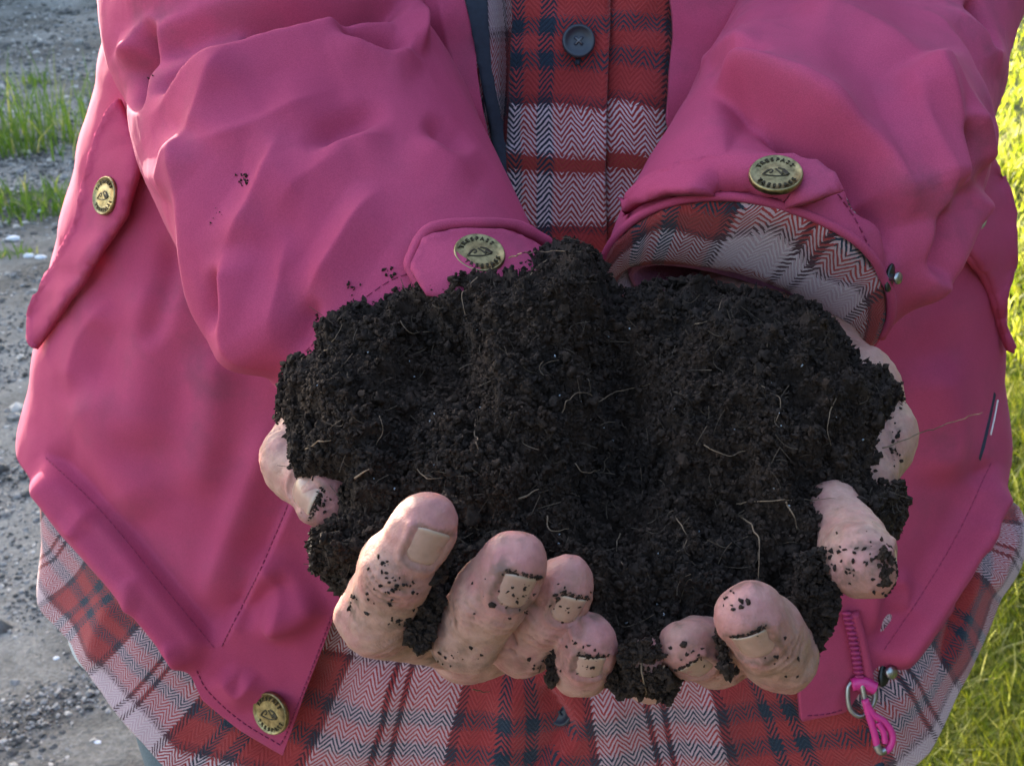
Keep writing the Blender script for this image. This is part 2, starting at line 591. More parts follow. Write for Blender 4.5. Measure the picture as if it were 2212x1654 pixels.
def mat_ground():
    m, nt, b = new_mat('wet_gritty_ground')
    n1 = noise_tex(nt, 1.3, 4, 0.6); n2 = noise_tex(nt, 26, 6, 0.7); n3 = noise_tex(nt, 150, 4, 0.7)
    c = ramp(nt, n2.outputs[0], [(0.28, (0.050, 0.045, 0.039)), (0.5, (0.125, 0.111, 0.094)), (0.72, (0.225, 0.200, 0.170))])
    c = MIX(nt, ramp(nt, n1.outputs[0], [(0.42, (0, 0, 0)), (0.62, (0.6, 0.6, 0.6))]), c, (0.34, 0.315, 0.28))
    c = MIX(nt, 1.0, c, ramp(nt, n3.outputs[0], [(0.3, (0.6, 0.6, 0.6)), (0.7, (1.3, 1.3, 1.3))]), 'MULTIPLY')
    tc = N(nt, 'ShaderNodeTexCoord'); sp = N(nt, 'ShaderNodeSeparateXYZ'); L(nt, tc.outputs['Object'], sp.inputs[0])
    g = N(nt, 'ShaderNodeMapRange'); g.inputs[1].default_value = 0.05; g.inputs[2].default_value = 0.5
    L(nt, sp.outputs[0], g.inputs[0])
    c = MIX(nt, g.outputs[0], c, (0.035, 0.045, 0.016))
    L(nt, c, b.inputs['Base Color'])
    L(nt, ramp(nt, n2.outputs[0], [(0.35, (0.8, 0.8, 0.8)), (0.65, (1, 1, 1))]), b.inputs['Roughness'])
    b.inputs['Specular IOR Level'].default_value = 0.06
    p = bump(nt, n2.outputs[0], 0.8, 0.012, b)
    bump(nt, n3.outputs[0], 0.8, 0.004, b, p)
    return m


GROUND = mat_ground()
nx, ny = 150, 190
gx = np.sign(np.linspace(-1, 1, nx)) * np.abs(np.linspace(-1, 1, nx)) ** 3 * 60
gy = -12 + 92 * np.linspace(0, 1, ny) ** 2.2
X, Y = np.meshgrid(gx, gy)
ground = mk('ground', np.stack([X, Y, ground_z(X, Y)], -1).reshape(-1, 3), grid_faces(nx, ny), GROUND)
tag(ground, None, kind='structure')


def ico(sub):
    bm = bmesh.new(); bmesh.ops.create_icosphere(bm, subdivisions=sub, radius=1)
    V = np.array([v.co[:] for v in bm.verts]); Fc = np.array([[v.index for v in f.verts] for f in bm.faces]); bm.free()
    return V, Fc


def scatter(base_list, pos, size, squash=(1, 1, 1), rng=RNG, align=None):
    """many rotated copies of small base shapes as one vertex / face array"""
    VV = []; FF = []; off = 0
    n = len(pos)
    which = rng.integers(0, len(base_list), n)
    q = rng.normal(size=(n, 4)); q /= np.linalg.norm(q, axis=1, keepdims=True)
    w, x, y, z = q.T
    Rm = np.stack([1 - 2 * (y * y + z * z), 2 * (x * y - z * w), 2 * (x * z + y * w), 2 * (x * y + z * w), 1 - 2 * (x * x + z * z), 2 * (y * z - x * w),
                   2 * (x * z - y * w), 2 * (y * z + x * w), 1 - 2 * (x * x + y * y)], 1).reshape(n, 3, 3)
    for k, (bv, bf_) in enumerate(base_list):
        m = np.where(which == k)[0]
        if len(m) == 0: continue
        v = np.einsum('nij,vj->nvi', Rm[m], bv) * np.asarray(size)[m][:, None, None] * np.array(squash) + pos[m][:, None]
        f = bf_[None] + (np.arange(len(m)) * len(bv))[:, None, None] + off
        VV.append(v.reshape(-1, 3)); FF.append(f.reshape(-1, bf_.shape[1])); off += len(m) * len(bv)
    return np.vstack(VV), np.vstack(FF)


def lumps(sub, n, amp, seed, freq=1.3, thin=(.7, 1, .6, 1)):
    out = []
    for k in range(n):
        v, f = ico(sub)
        d = fbm(v * freq + seed + 11.7 * k, 3)
        out.append((v * (1 + amp * d)[:, None] * np.array([1, RNG.uniform(*thin[:2]), RNG.uniform(*thin[2:])]), f))
    return out


# gravel: fine grit and stones trodden into the ground on the picture's left
def ground_pick(n, x0, x1, y0, y1):
    """points on the ground under a band of the view"""
    sx = RNG.uniform(x0, x1, n); sy = RNG.uniform(y0, y1, n)
    t = (827 - sy) / F
    D = CAM_H / (math.sin(PITCH) - t * math.cos(PITCH))
    p = P(sx, sy, D)
    return p


mats_grit = [mat_simple('dark_grit', (0.075, 0.070, 0.065), 0.7, var=0.5, scale=60, bmp=0.4, bdist=0.002, spec=0.25),
             mat_simple('grey_grit', (0.20, 0.19, 0.18), 0.65, var=0.4, scale=60, bmp=0.4, bdist=0.002, spec=0.25),
             mat_simple('buff_grit', (0.38, 0.34, 0.30), 0.7, var=0.4, scale=60, bmp=0.4, bdist=0.002, spec=0.25)]
stone_shapes = lumps(1, 8, 0.35, 3.1)
p = np.vstack([ground_pick(24000, -260, 420, 300, 1900), ground_pick(11000, -260, 420, -40, 420), np.stack([RNG.uniform(-3.5, .2, 9000), RNG.uniform(-.6, 6, 9000), np.zeros(9000)], 1)])
dist = np.linalg.norm(p - C0, axis=1)
sz = np.exp(RNG.normal(math.log(0.0022), 0.55, len(p))) * (dist / 2.0) ** 0.8
p[:, 2] = ground_z(p[:, 0], p[:, 1]) + sz * 0.15
Vg, Fg = scatter(stone_shapes, p, sz, (1, 1, 0.7))
mi = np.repeat(RNG.choice(3, len(Fg) // 20 + 1, p=[.5, .36, .14]), 20)[:len(Fg)]
gravel = mk('gravel', Vg, Fg, mats_grit, smooth_=False, midx=mi)
tag(gravel, 'wet grey grit and small stones trodden into the ground on the left', 'gravel', kind='stuff')
# pale pebbles that stand out
PEB = mat_simple('pale_quartz', (0.60, 0.60, 0.63), 0.5, var=0.2, scale=90)
peb = [(28, 511, 15, 'flat pale pebble between the lower grass tufts on the left'), (62, 549, 14, 'pale pebble just below the small grass tuft on the left'),
       (88, 553, 15, 'pale pebble lying right beside another below the grass tuft'), (208, 1588, 12, 'whitish pebble on grit near the lower left hem'),
       (270, 1590, 11, 'buff pebble closest to the trouser leg on the left'), (120, 1408, 9, 'small white pebble on grit left of the plaid hem'), (84, 453, 8, 'little pale pebble in front of the yellowish grass')]
shp = lumps(2, len(peb), 0.25, 9.4, 0.9)
for (x, y, r, lab), (v, f) in zip(peb, shp):
    t = (827 - y) / F; D = CAM_H / (math.sin(PITCH) - t * math.cos(PITCH)); c = P(x, y, D); rr = r / F * D
    c[2] = float(ground_z(np.array(c[0]), np.array(c[1])))
    o = mk('pebble', v * rr * [1, .8, .55] + [0, 0, rr * 0.3], f, PEB); o.location = c
    tag(o, lab, 'pebble')

# unseen hedges, added only to block low sky and sun and shape the light
LEAF = mat_simple('added_hedge_leaf', (0.032, 0.042, 0.024), 0.6, var=0.5, scale=6)


ADDED_HEDGE_CORE = mat_simple('added_hedge_twigs', (0.016, 0.019, 0.011), 0.9, var=0.5, scale=9)


def added_hedge(x0, x1, y0, y1, h, lab):
    root = empty('added_hedge', ((x0 + x1) / 2, (y0 + y1) / 2, 0))
    tag(root, lab, 'added_hedge')
    cx, cy, hx, hy = (x0 + x1) / 2, (y0 + y1) / 2, (x1 - x0) / 2, (y1 - y0) / 2
    a_ = np.linspace(0, 2 * pi, 160, endpoint=False); rows = []
    for z, s in list(zip(np.linspace(0, h * .96, 26), np.r_[.93, np.full(24, 1.0), .93])) + [(h, .7), (h + .02, .02)]:
        c_, s_ = np.cos(a_), np.sin(a_)
        q = np.maximum(np.abs(c_), np.abs(s_))
        rows.append(np.stack([cx + hx * s * c_ / q, cy + hy * s * s_ / q, np.full(160, z)], 1))
    V = np.vstack(rows)
    Nn = vnormals(V, 160, len(rows), True)
    V = V + Nn * (0.10 * fbm(V * 2.3, 3))[:, None]
    mk('added_hedge_mass', V, grid_faces(160, len(rows), True), ADDED_HEDGE_CORE, root)
    nl = 42000
    k = RNG.integers(0, len(V) - 160, nl)
    fr = RNG.uniform(0, 1, (nl, 1)); c = V[k] * (1 - fr) + V[k + 159] * fr + Nn[k] * RNG.uniform(-.02, .08, (nl, 1)) + RNG.normal(0, .04, (nl, 3)); c[:, 2] = np.maximum(c[:, 2], .03)
    q = np.array([(-1, 0, 0), (0, -.5, .1), (1, 0, 0), (0, .5, .1)], float)
    Vl, Fl = scatter([(q, np.array([[0, 1, 2, 3]]))], c, RNG.uniform(.022, .05, nl))
    mk('leaves', Vl, Fl, LEAF, root)['kind'] = 'stuff'


added_hedge(2.7, 3.9, -7.0, 3.2, 3.5, 'unseen leafy screen added beyond the right picture edge to darken that side')
added_hedge(-3.6, 3.9, -8.6, -7.3, 4.6, 'unseen leafy screen added behind the camera to cut frontal skylight')
added_hedge(-14.0, -3.4, 10.6, 11.6, 3.5, 'unseen leafy screen added past the frame top to shade the left ground')

# grass
def mat_grass(name, cols):
    m, nt, b = new_mat(name)
    oi = N(nt, 'ShaderNodeAttribute', attribute_name='tint')
    c = ramp(nt, oi.outputs['Fac'], cols)
    L(nt, c, b.inputs['Base Color']); b.inputs['Roughness'].default_value = 0.5
    tr = N(nt, 'ShaderNodeBsdfTranslucent'); L(nt, MIX(nt, 1.0, c, (1.7, 1.75, 0.8), 'MULTIPLY'), tr.inputs[0])
    mx = N(nt, 'ShaderNodeMixShader'); mx.inputs[0].default_value = 0.65
    L(nt, b.outputs[0], mx.inputs[1]); L(nt, tr.outputs[0], mx.inputs[2])
    L(nt, mx.outputs[0], nt.nodes['Material Output'].inputs[0])
    return m


GRASS = mat_grass('grass_blade', [(0.0, (0.04, 0.065, 0.006)), (0.4, (0.14, 0.175, 0.014)), (0.75, (0.32, 0.31, 0.04)), (1.0, (0.6, 0.55, 0.28))])


def blades(pos, hgt, wid, lean, rng=RNG):
    n = len(pos)
    az = rng.uniform(0, 2 * pi, n); ld = np.stack([np.cos(az), np.sin(az), 0 * az], 1)
    sd = np.stack([-np.sin(az + rng.normal(0, .6, n)), np.cos(az), 0 * az], 1)
    V = []
    for k, (t, w) in enumerate(((0, 1), (.35, .9), (.7, .6), (1, .06))):
        c = pos + np.outer(hgt * t * (1 - 0.25 * lean * t), [0, 0, 1]) + ld * (hgt * lean * t ** 2)[:, None]
        V += [c - sd * (wid * w / 2)[:, None], c + sd * (wid * w / 2)[:, None]]
    V = np.stack(V, 1).reshape(-1, 3)
    q = np.array([[0, 1, 3, 2], [2, 3, 5, 4], [4, 5, 7, 6]])
    Fc = (q[None] + (np.arange(n) * 8)[:, None, None]).reshape(-1, 4)
    return V, Fc


GRASS_SHADED = mat_grass('shaded_grass_blade', [(0.0, (0.040, 0.080, 0.016)), (0.6, (0.075, 0.130, 0.024)), (0.85, (0.13, 0.17, 0.04)), (1.0, (0.26, 0.24, 0.13))])  # darker copy of the grass: partial shade on the left tufts put into the colour


def grass(name, pos, hgt, wid, lean, mat=None):
    V, Fc = blades(pos, hgt, wid, lean)
    o = mk(name, V, Fc, mat or GRASS)
    at = o.data.attributes.new('tint', 'FLOAT', 'POINT')
    at.data.foreach_set('value', np.repeat(np.clip(RNG.normal(.5, .28, len(pos)), 0, 1), 8).astype(np.float32))
    return o


p = np.vstack([ground_pick(26000, 1900, 2420, 700, 1900), ground_pick(16000, 2050, 2420, -60, 800)])
q_ = np.stack([RNG.uniform(.35, 2.7, 30000), RNG.uniform(-.6, 7, 30000), np.zeros(30000)], 1)
ox_, oy_, oD_ = proj(q_)
p = np.vstack([p, q_[~((oD_ > 0) & (ox_ < 2420) & (oy_ > -60) & (oy_ < 1900))]])
dist = np.linalg.norm(p - C0, axis=1)
keep = vnoise(p * 3.0) + RNG.uniform(-.9, .9, len(p)) > -0.35
p = p[keep]; dist = dist[keep]
p[:, 2] = ground_z(p[:, 0], p[:, 1]) - 0.003
lawn = grass('lawn_grass', p, RNG.uniform(.035, .085, len(p)) * np.clip(1 + 0.5 * vnoise(p * 2.2), .5, 1.6), RNG.uniform(.0025, .0048, len(p)) * (dist / 2) ** 0.5, RNG.uniform(.2, 1.1, len(p)))
tag(lawn, 'sunlit yellow-green grass on the right behind the person', 'grass', kind='stuff')


def tuft(x, y, n, rad, h, lab, lean=(.2, .9)):
    t = (827 - y) / F; D = CAM_H / (math.sin(PITCH) - t * math.cos(PITCH)); c = P(x, y, D)
    c[2] = float(ground_z(np.array(c[0]), np.array(c[1])))
    a = RNG.uniform(0, 2 * pi, n); r = rad * np.sqrt(RNG.uniform(0, 1, n))
    pos = np.stack([r * np.cos(a) * 1.4, r * np.sin(a), 0 * a - 0.004], 1)
    dd = np.linalg.norm(c - C0)
    o = grass('grass_tuft', pos, h * RNG.uniform(.35, 1.1, n), RNG.uniform(.003, .006, n) * (dd / 3) ** 0.7, RNG.uniform(*lean, n), GRASS_SHADED)
    o.location = c
    tag(o, lab, 'grass tuft')


tuft(70, 305, 260, .30, .36, 'tallest grass tuft with long blades beside the path on the left', (.1, .9))
tuft(150, 325, 90, .20, .13, 'low grass tuft between the tall tuft and the pink jacket')
tuft(25, 448, 220, .20, .10, 'bright low grass tuft at the left picture edge')
tuft(108, 432, 170, .17, .09, 'low green grass tuft right of the one at the picture edge')
tuft(30, 545, 50, .05, .06, 'tiny grass tuft beside pale pebbles on the left')
tuft(75, 182, 40, .05, .09, 'faraway grass tuft on the grey path at upper left')
tuft(-50, 325, 160, .22, .2, 'grass tuft cut by the left edge beside the tallest tuft')

# ------------------------------------------------------------------ the person: root
person = empty('person', (0.0, 0.66, 0.0))
tag(person, 'person in pink parka and plaid shirt holding a heap of soil in both hands', 'person')
H0 = CAM_H


class Torso:
    """horizontal sections fitted through (sketch y, left x, right x, centre Y, half depth)"""

    def __init__(self, secs, n=2.25):
        rows = []
        for y, l, r, Yc, b in secs:
            a = PY(l, y, Yc); c = PY(r, y, Yc)
            rows.append((a[2], (a[0] + c[0]) / 2, (c[0] - a[0]) / 2, Yc, b))
        rows.sort()
        self.R = np.array(rows); self.n = n

    def sec(self, z):
        R = self.R
        zz = np.clip(z, R[0, 0], R[-1, 0])
        k = np.clip(np.searchsorted(R[:, 0], zz) - 1, 0, len(R) - 2)
        f = (zz - R[k, 0]) / (R[k + 1, 0] - R[k, 0]); f = f[..., None]
        f = f * f * (3 - 2 * f) * 0.5 + f * 0.5
        return R[k, 1:] * (1 - f) + R[k + 1, 1:] * f

    def pt(self, th, z, off=0.0):
        S = self.sec(z); e = 2 / self.n
        s, c = np.sin(th), np.cos(th)
        x = S[..., 0] - (S[..., 1] + off) * np.sign(s) * np.abs(s) ** e
        y = S[..., 2] - (S[..., 3] + off) * np.sign(c) * np.abs(c) ** e
        return np.stack([x, y, z + 0 * x], -1)

    def bvh(self, off=0.0):
        z = np.linspace(self.R[0, 0], self.R[-1, 0], 140); t = np.linspace(-pi, pi, 240, endpoint=False)
        T, Z = np.meshgrid(t, z)
        V = self.pt(T, Z, off).reshape(-1, 3)
        return bvh_of(V, grid_faces(240, 140, True))

    def inv(self, p):
        S = self.sec(np.array(p[2])); e = self.n / 2
        s = -(p[0] - S[0]) / S[1]; c = -(p[1] - S[2]) / S[3]
        return math.atan2(np.sign(s) * abs(s) ** e, np.sign(c) * abs(c) ** e)


def pxs_to_tz(T, bv, pts):
    out = []
    for x, y in pts:
        h = None; k = 0
        while h is None and k < 60:
            h = cast(bv, x + (2 if x < 1106 else -2) * k, y); k += 1
        out.append((T.inv(h[0]), h[0][2]))
    return np.array(out)


def panel(T, off, edge_tz, hem_tz, ztop, sgn, nu, nvv, thmax=pi, thpow=1.5):
    """cloth panel from its free front edge round to the back; sgn +1 = picture left"""
    e = edge_tz[np.argsort(edge_tz[:, 1])]; h = hem_tz.copy(); h[:, 0] *= sgn; h = h[np.argsort(h[:, 0])]
    s = np.linspace(0, 1, nu) ** thpow; t = np.linspace(0, 1, nvv)
    S, Tt = np.meshgrid(s, t)
    z = ztop + (np.interp(0.3, h[:, 0], h[:, 1]) - ztop) * Tt
    for _ in range(12):
        ein = np.interp(z, e[:, 1], e[:, 0]) * sgn
        th = ein + (thmax - ein) * S
        z = ztop + (np.interp(th, h[:, 0], h[:, 1]) - ztop) * Tt
    V = T.pt(th * sgn, z, off)
    return V.reshape(-1, 3), th, z


def facing(V, Nn):
    d = C0 - V; d /= np.linalg.norm(d, axis=1, keepdims=True)
    return (Nn * d).sum(1)


def orient(V, nu, nvv, closed):
    """normals pointing out of the body"""
    return vnormals(V, nu, nvv, closed)


# ------------------------------------------------------------------ jacket body
JT = Torso([(-900, 560, 1640, 0.70, 0.10), (-640, 330, 1880, 0.70, 0.125), (-300, 290, 1930, 0.69, 0.13), (0, 262, 2070, 0.675, 0.13), (135, 230, 2090, 0.665, 0.13), (320, 186, 2122, 0.655, 0.13),
            (469, 146, 2146, 0.645, 0.13), (562, 124, 2154, 0.64, 0.13), (760, 88, 2148, 0.63, 0.13), (916, 62, 2158, 0.625, 0.132),
            (1040, 66, 2150, 0.62, 0.136), (1200, 60, 2160, 0.62, 0.140), (1500, 80, 2140, 0.62, 0.140)])
jb = JT.bvh()
eL = pxs_to_tz(JT, jb, [(985, -120), (1003, 0), (1030, 150), (1062, 330), (960, 700), (800, 1100), (722, 1330), (664, 1480), (611, 1628)])
eR = pxs_to_tz(JT, jb, [(1445, -120), (1450, 0), (1447, 150), (1440, 260), (1560, 700), (1740, 1150), (1745, 1330), (1728, 1470), (1736, 1562)])
hL = pxs_to_tz(JT, jb, [(609, 1630), (520, 1575), (440, 1508), (415, 1450), (383, 1394), (308, 1294), (189, 1195), (124, 1125), (78, 1035)])
hR = pxs_to_tz(JT, jb, [(1734, 1562), (1826, 1542), (1870, 1520), (1929, 1468), (2004, 1382), (2085, 1181), (2140, 1062)])
hL = np.vstack([hL, [pi, hL[-1, 1]]]); hR = np.vstack([hR, [-pi, hR[-1, 1]]])
ZTOP = JT.R[-2, 0]
NU, NVV = 300, 280
foldsL = [
    ('s', [(722, 870), (640, 1050), (560, 1230), (470, 1400)], 0.0040, 40, 60, 0.15),          # storm flap seam
    ('g', [(600, 880), (520, 1100), (430, 1340)], 0.0045, 40, 34),
    ('s', [(470, 1400), (330, 1230), (200, 1080), (90, 975)], 0.0055, 50, 45, 0.1),            # padded hem channel
    ('g', [(440, 1450), (330, 1310), (190, 1150), (85, 1010)], 0.0065, 30, 30, 0.1),
    ('g', [(360, 560), (330, 800), (300, 1000)], 0.006, 60, 70),
    ('g', [(190, 800), (230, 950), (330, 1130)], 0.005, 70, 60),
    ('g', [(470, 720), (460, 900), (420, 1100)], 0.005, 45, 60),
    ('r', [(250, 640), (180, 740), (150, 860)], 0.004, 30, 40),
    ('g', [(370, 490), (362, 640), (330, 760)], -0.0045, 26, 26),
    ('r', [(560, 1190), (610, 1290), (590, 1400)], 0.005, 40, 35),
    ('g', [(640, 1240), (560, 1300), (500, 1340)], -0.004, 30, 26),
    ('r', [(480, 1440), (520, 1490), (560, 1450)], 0.005, 24, 26),
    ('r', [(300, 1230), (310, 1270), (300, 1310)], 0.002, 14, 16),
    ('r', [(385, 1360), (400, 1400), (392, 1440)], 0.002, 12, 16),
    ('r', [(215, 1080), (200, 1120), (190, 1160)], 0.002, 14, 18),
    ('g', [(700, 1290), (640, 1330), (560, 1330)], 0.006, 30, 40),
    ('r', [(940, -40), (985, 160), (1030, 320)], 0.004, 30, 20),
]
foldsR = [
    ('s', [(2150, 990), (2080, 1140), (2000, 1270), (1900, 1420)], 0.0050, 40, 40, 0.1),
    ('g', [(2150, 1030), (2060, 1200), (1985, 1330), (1910, 1450)], 0.007, 30, 30, 0.1),
    ('r', [(1935, 1240), (1960, 1270), (1950, 1330)], 0.003, 16, 20),
    ('g', [(2010, 760), (2040, 900), (2030, 1060)], 0.006, 50, 60),
    ('r', [(2080, 1110), (2100, 1150), (2080, 1190)], 0.002, 14, 18),
    ('r', [(2030, 1290), (2040, 1330), (2020, 1370)], 0.002, 14, 18),
    ('g', [(1900, 1090), (1890, 1250), (1880, 1400)], 0.004, 22, 26),
]
jacket_parts = []
for sgn, e, h, folds in ((1, eL, hL, foldsL), (-1, eR, hR, foldsR)):
    V, th, z = panel(JT, 0.0, e, h, ZTOP, sgn, NU, NVV)
    Nn = vnormals(V, NU, NVV, False)
    if (Nn * (V - np.array([0, 0.66, 0]) * [1, 1, 0]) * [1, 1, 0]).sum() < 0: Nn = -Nn
    fx, fy, _ = proj(V)
    w = smooth(0.0, 0.35, facing(V, Nn))
    d = 1.35 * fold_disp(fx, fy, folds) * w
    d += 0.0016 * fbm(V * [12, 12, 7], 2) + 0.0003 * fbm(V * 60 + 5, 2)
    V = V + Nn * d[:, None]
    Fc = grid_faces(NU, NVV)
    if sgn < 0: Fc = Fc[:, ::-1]
    jacket_parts.append((V, Fc))
V = np.vstack([p[0] for p in jacket_parts]); Fc = np.vstack([jacket_parts[0][1], jacket_parts[1][1] + len(jacket_parts[0][0])])
jacket = mk('jacket', V, Fc, [PINK, LINING], person)
m = jacket.modifiers.new('thickness', 'SOLIDIFY'); m.thickness = 0.004; m.offset = -1; m.material_offset = 1; m.material_offset_rim = 0
tag(jacket, 'open pink waterproof parka with navy inner lining')
JB = bvh_of(V, Fc)

# ------------------------------------------------------------------ shirt
ST = Torso([(-900, 620, 1600, 0.70, 0.085), (-640, 360, 1850, 0.70, 0.105), (0, 330, 2000, 0.675, 0.117), (300, 260, 2050, 0.66, 0.117), (560, 190, 2090, 0.645, 0.118), (900, 110, 2100, 0.63, 0.114),
            (1000, 128, 2116, 0.625, 0.118), (1110, 136, 2180, 0.62, 0.124), (1230, 124, 2188, 0.62, 0.128), (1400, 104, 2186, 0.62, 0.134), (1700, 104, 2186, 0.62, 0.136)])
sb = ST.bvh()
hS = pxs_to_tz(ST, sb, [(92, 1240), (105, 1300), (150, 1392), (230, 1492), (320, 1592), (390, 1668), (620, 1735), (1000, 1755), (1300, 1755), (1700, 1735), (1860, 1685), (1990, 1615), (2060, 1510),
                        (2110, 1420), (2165, 1290), (2195, 1170)])
hS = np.vstack([[pi, hS[0, 1]], hS, [-pi, hS[-1, 1]]]); hS = hS[np.argsort(hS[:, 0])]
nu, nvv = 620, 330
foldsS = [
    ('r', [(1060, -60), (1085, 150), (1075, 330), (1090, 470)], -0.010, 40, 14, 0),
    ('s', [(1180, 1450), (1235, 1540), (1205, 1610), (1140, 1700)], 0.008, 34, 40, 0.1),
    ('r', [(1100, 1440), (1110, 1540), (1060, 1660)], 0.006, 40, 30),
    ('r', [(1300, 1480), (1330, 1580), (1300, 1680)], 0.005, 40, 40),
    ('r', [(1530, 1490), (1560, 1580), (1540, 1680)], 0.005, 50, 40),
    ('g', [(690, 1400), (640, 1540), (560, 1660)], -0.006, 50, 60),
    ('g', [(860, 1420), (800, 1560), (760, 1680)], 0.006, 60, 60),
    ('r', [(260, 1290), (215, 1370), (200, 1450)], 0.004, 30, 30),
    ('s', [(2120, 1060), (2105, 1180), (2070, 1330), (2010, 1480)], 0.006, 60, 30),
    ('r', [(2150, 1050), (2172, 1150), (2130, 1300)], 0.006, 22, 22),
    ('g', [(1960, 1400), (1900, 1520), (1850, 1660)], 0.006, 50, 50),
]
SBASE = sb
tt = np.linspace(-pi, pi, nu, endpoint=False); vv = np.linspace(0, 1, nvv)
zt = ST.R[-2, 0]
TT, VV = np.meshgrid(-tt, vv)
ZZ = zt + (np.interp(TT, hS[:, 0], hS[:, 1]) - zt) * VV
V = ST.pt(TT, ZZ).reshape(-1, 3)
Nn = vnormals(V, nu, nvv, True)
if (Nn * (V - [0, 0.66, 0]) * [1, 1, 0]).sum() < 0: Nn = -Nn
fx, fy, _ = proj(V)
w = smooth(0.0, 0.3, facing(V, Nn))
d = fold_disp(fx, fy, foldsS) * w + 0.0028 * fbm(V * [16, 16, 9] + 3, 3)
d += 0.004 * np.sin(TT.ravel() * 9 + 1.3) * smooth(-0.22, -0.42, V[:, 2] - H0)
V = V + Nn * d[:, None]
mid = ST.pt(-tt, np.full(len(tt), H0 - 0.36))
arc = np.r_[0, np.cumsum(np.linalg.norm(np.diff(mid, axis=0), axis=1))]
xu = np.interp(0.0, -tt[::-1], arc[::-1])
zb = cast(SBASE, 262, 1452)[0][2]; xb = cast(SBASE, 742, 1500)[0]; thb = ST.inv(xb)
ub = np.interp(thb, -tt[::-1], arc[::-1])
uvS = np.stack([(np.tile(arc, nvv) - xu) / (1 + 3.2 * (zb + 0.02 - np.minimum(ZZ.ravel(), zb + 0.16))) + (xu - ub) + PER_U * 6.0, (ZZ - np.interp(TT, hS[:, 0], hS[:, 1])).ravel() * 0.75 + PER_V * 8.36], 1)
Fc = grid_faces(nu, nvv, True)
# the seam at the back may stretch the last column: keep uv continuous by leaving that column unwrapped
shirt = mk('shirt', V, Fc, PLAID, person, uv=uvS)
m = solidify(shirt, 0.0018)
tag(shirt, 'red, white and navy herringbone plaid flannel shirt')
SB = bvh_of(V, Fc)
hv_, hf_ = tube(np.vstack([V[-nu:], V[-nu:-nu + 1]])[::2], 0.0013, 6)
mk('hem', hv_, hf_, mat_simple('plaid_hem_thread', (0.16, 0.09, 0.11), 0.95, var=0.7, scale=160), shirt)

# button placket, a raised strip down the chest
PLX = [(1108, -120), (1106, 60), (1100, 250), (1092, 400), (1095, 560), (1100, 640)]
PRX = [(1318, 640), (1312, 560), (1308, 400), (1310, 250), (1316, 60), (1318, -120)]
pv, pf, ppx = patch(PLX + PRX, SB, 0.0065, 10)
wv = 0.0014 * np.exp(-((np.abs(ppx[:, 0] - 1207) - 100) / 10) ** 2)
pv = pv + (-FWD) * (wv[:, None] + 0.0012 * fbm(np.c_[ppx / 60, 0 * ppx[:, 0]], 2)[:, None])
puv = np.stack([(ppx[:, 0] - 1108) / F * 0.51 + PER_U * 5.62, -(ppx[:, 1] - 491) / F * 0.515 + PER_V * 5], 1)
placket = mk('button_placket', pv, pf, PLAID, shirt, uv=puv)
solidify(placket, 0.002)
# right shirt front beside it
pv, pf, ppx = patch([(1316, -120), (1312, 250), (1308, 400), (1314, 640), (1420, 640), (1452, 400), (1462, 250), (1470, -120)], SB, 0.0025, 12)
pv = pv + (-FWD) * (0.003 * np.sin((ppx[:, 0] - 1316) / 150 * pi) + 0.001 * fbm(np.c_[ppx / 50, 0 * ppx[:, 0]], 2))[:, None]
puv = np.stack([(ppx[:, 0] - 1316) / F * 0.52 + PER_U * 5.78, -(ppx[:, 1] - 478 - (ppx[:, 0] - 1316) * 0.13) / F * 0.515 + PER_V * 5], 1)
sf = mk('shirt_front', pv, pf, PLAID, shirt, uv=puv)
solidify(sf, 0.002)
# navy facing of the open jacket front beside the shirt
pv, pf, ppx = patch([(996, -120), (1006, 0), (1034, 150), (1066, 332), (1075, 420), (1098, 420), (1092, 330), (1062, 150), (1052, 0), (1046, -120)], SB, 0.012, 8)
facing_ = mk('facing', pv, pf, LINING, jacket); solidify(facing_, 0.003)

# pale flannel under-layer and trousers
UT = Torso([(900, 160, 2080, 0.63, 0.095), (1000, 150, 2100, 0.625, 0.098), (1230, 150, 2135, 0.62, 0.104), (1500, 148, 2135, 0.62, 0.106)])
tt = np.linspace(-pi, pi, 200, endpoint=False); TT, VV = np.meshgrid(-tt, np.linspace(0, 1, 60))
hz = np.interp(TT, hS[:, 0], hS[:, 1]) - 0.030 * np.exp(-((np.abs(TT) - 1.12) / 0.24) ** 2) + 0.004
ZZ = UT.R[-1, 0] + (hz - UT.R[-1, 0]) * VV
V = UT.pt(TT, ZZ).reshape(-1, 3)
Nn = vnormals(V, 200, 60, True)
V = V + Nn * (0.002 * fbm(V * 30, 2))[:, None]
under = mk('shirt_tail_strip', V, grid_faces(200, 60, True), PALE, person); solidify(under, 0.002)
tag(under, 'pale flannel layer showing below the plaid shirt hem')

hipz = H0 - 0.33


def leg_rings(cx, top, bottom):
    rows = []
    for i in range(40):
        f = i / 39
        z = top + (bottom - top) * f
        a = 0.127 - 0.050 * f ** 0.8; b = 0.118 - 0.04 * f
        x = cx * (1 - 0.12 * f)
        ang = np.linspace(0, 2 * pi, 60, endpoint=False)
        r = np.stack([x + a * np.cos(ang), 0.635 + b * np.sin(ang), np.full(60, z)], 1)
        rows.append(r)
    V = np.vstack(rows)
    Nn = vnormals(V, 60, 40, True)
    return V + Nn * (0.006 * fbm(V * [12, 12, 22] + cx * 9, 3))[:, None]


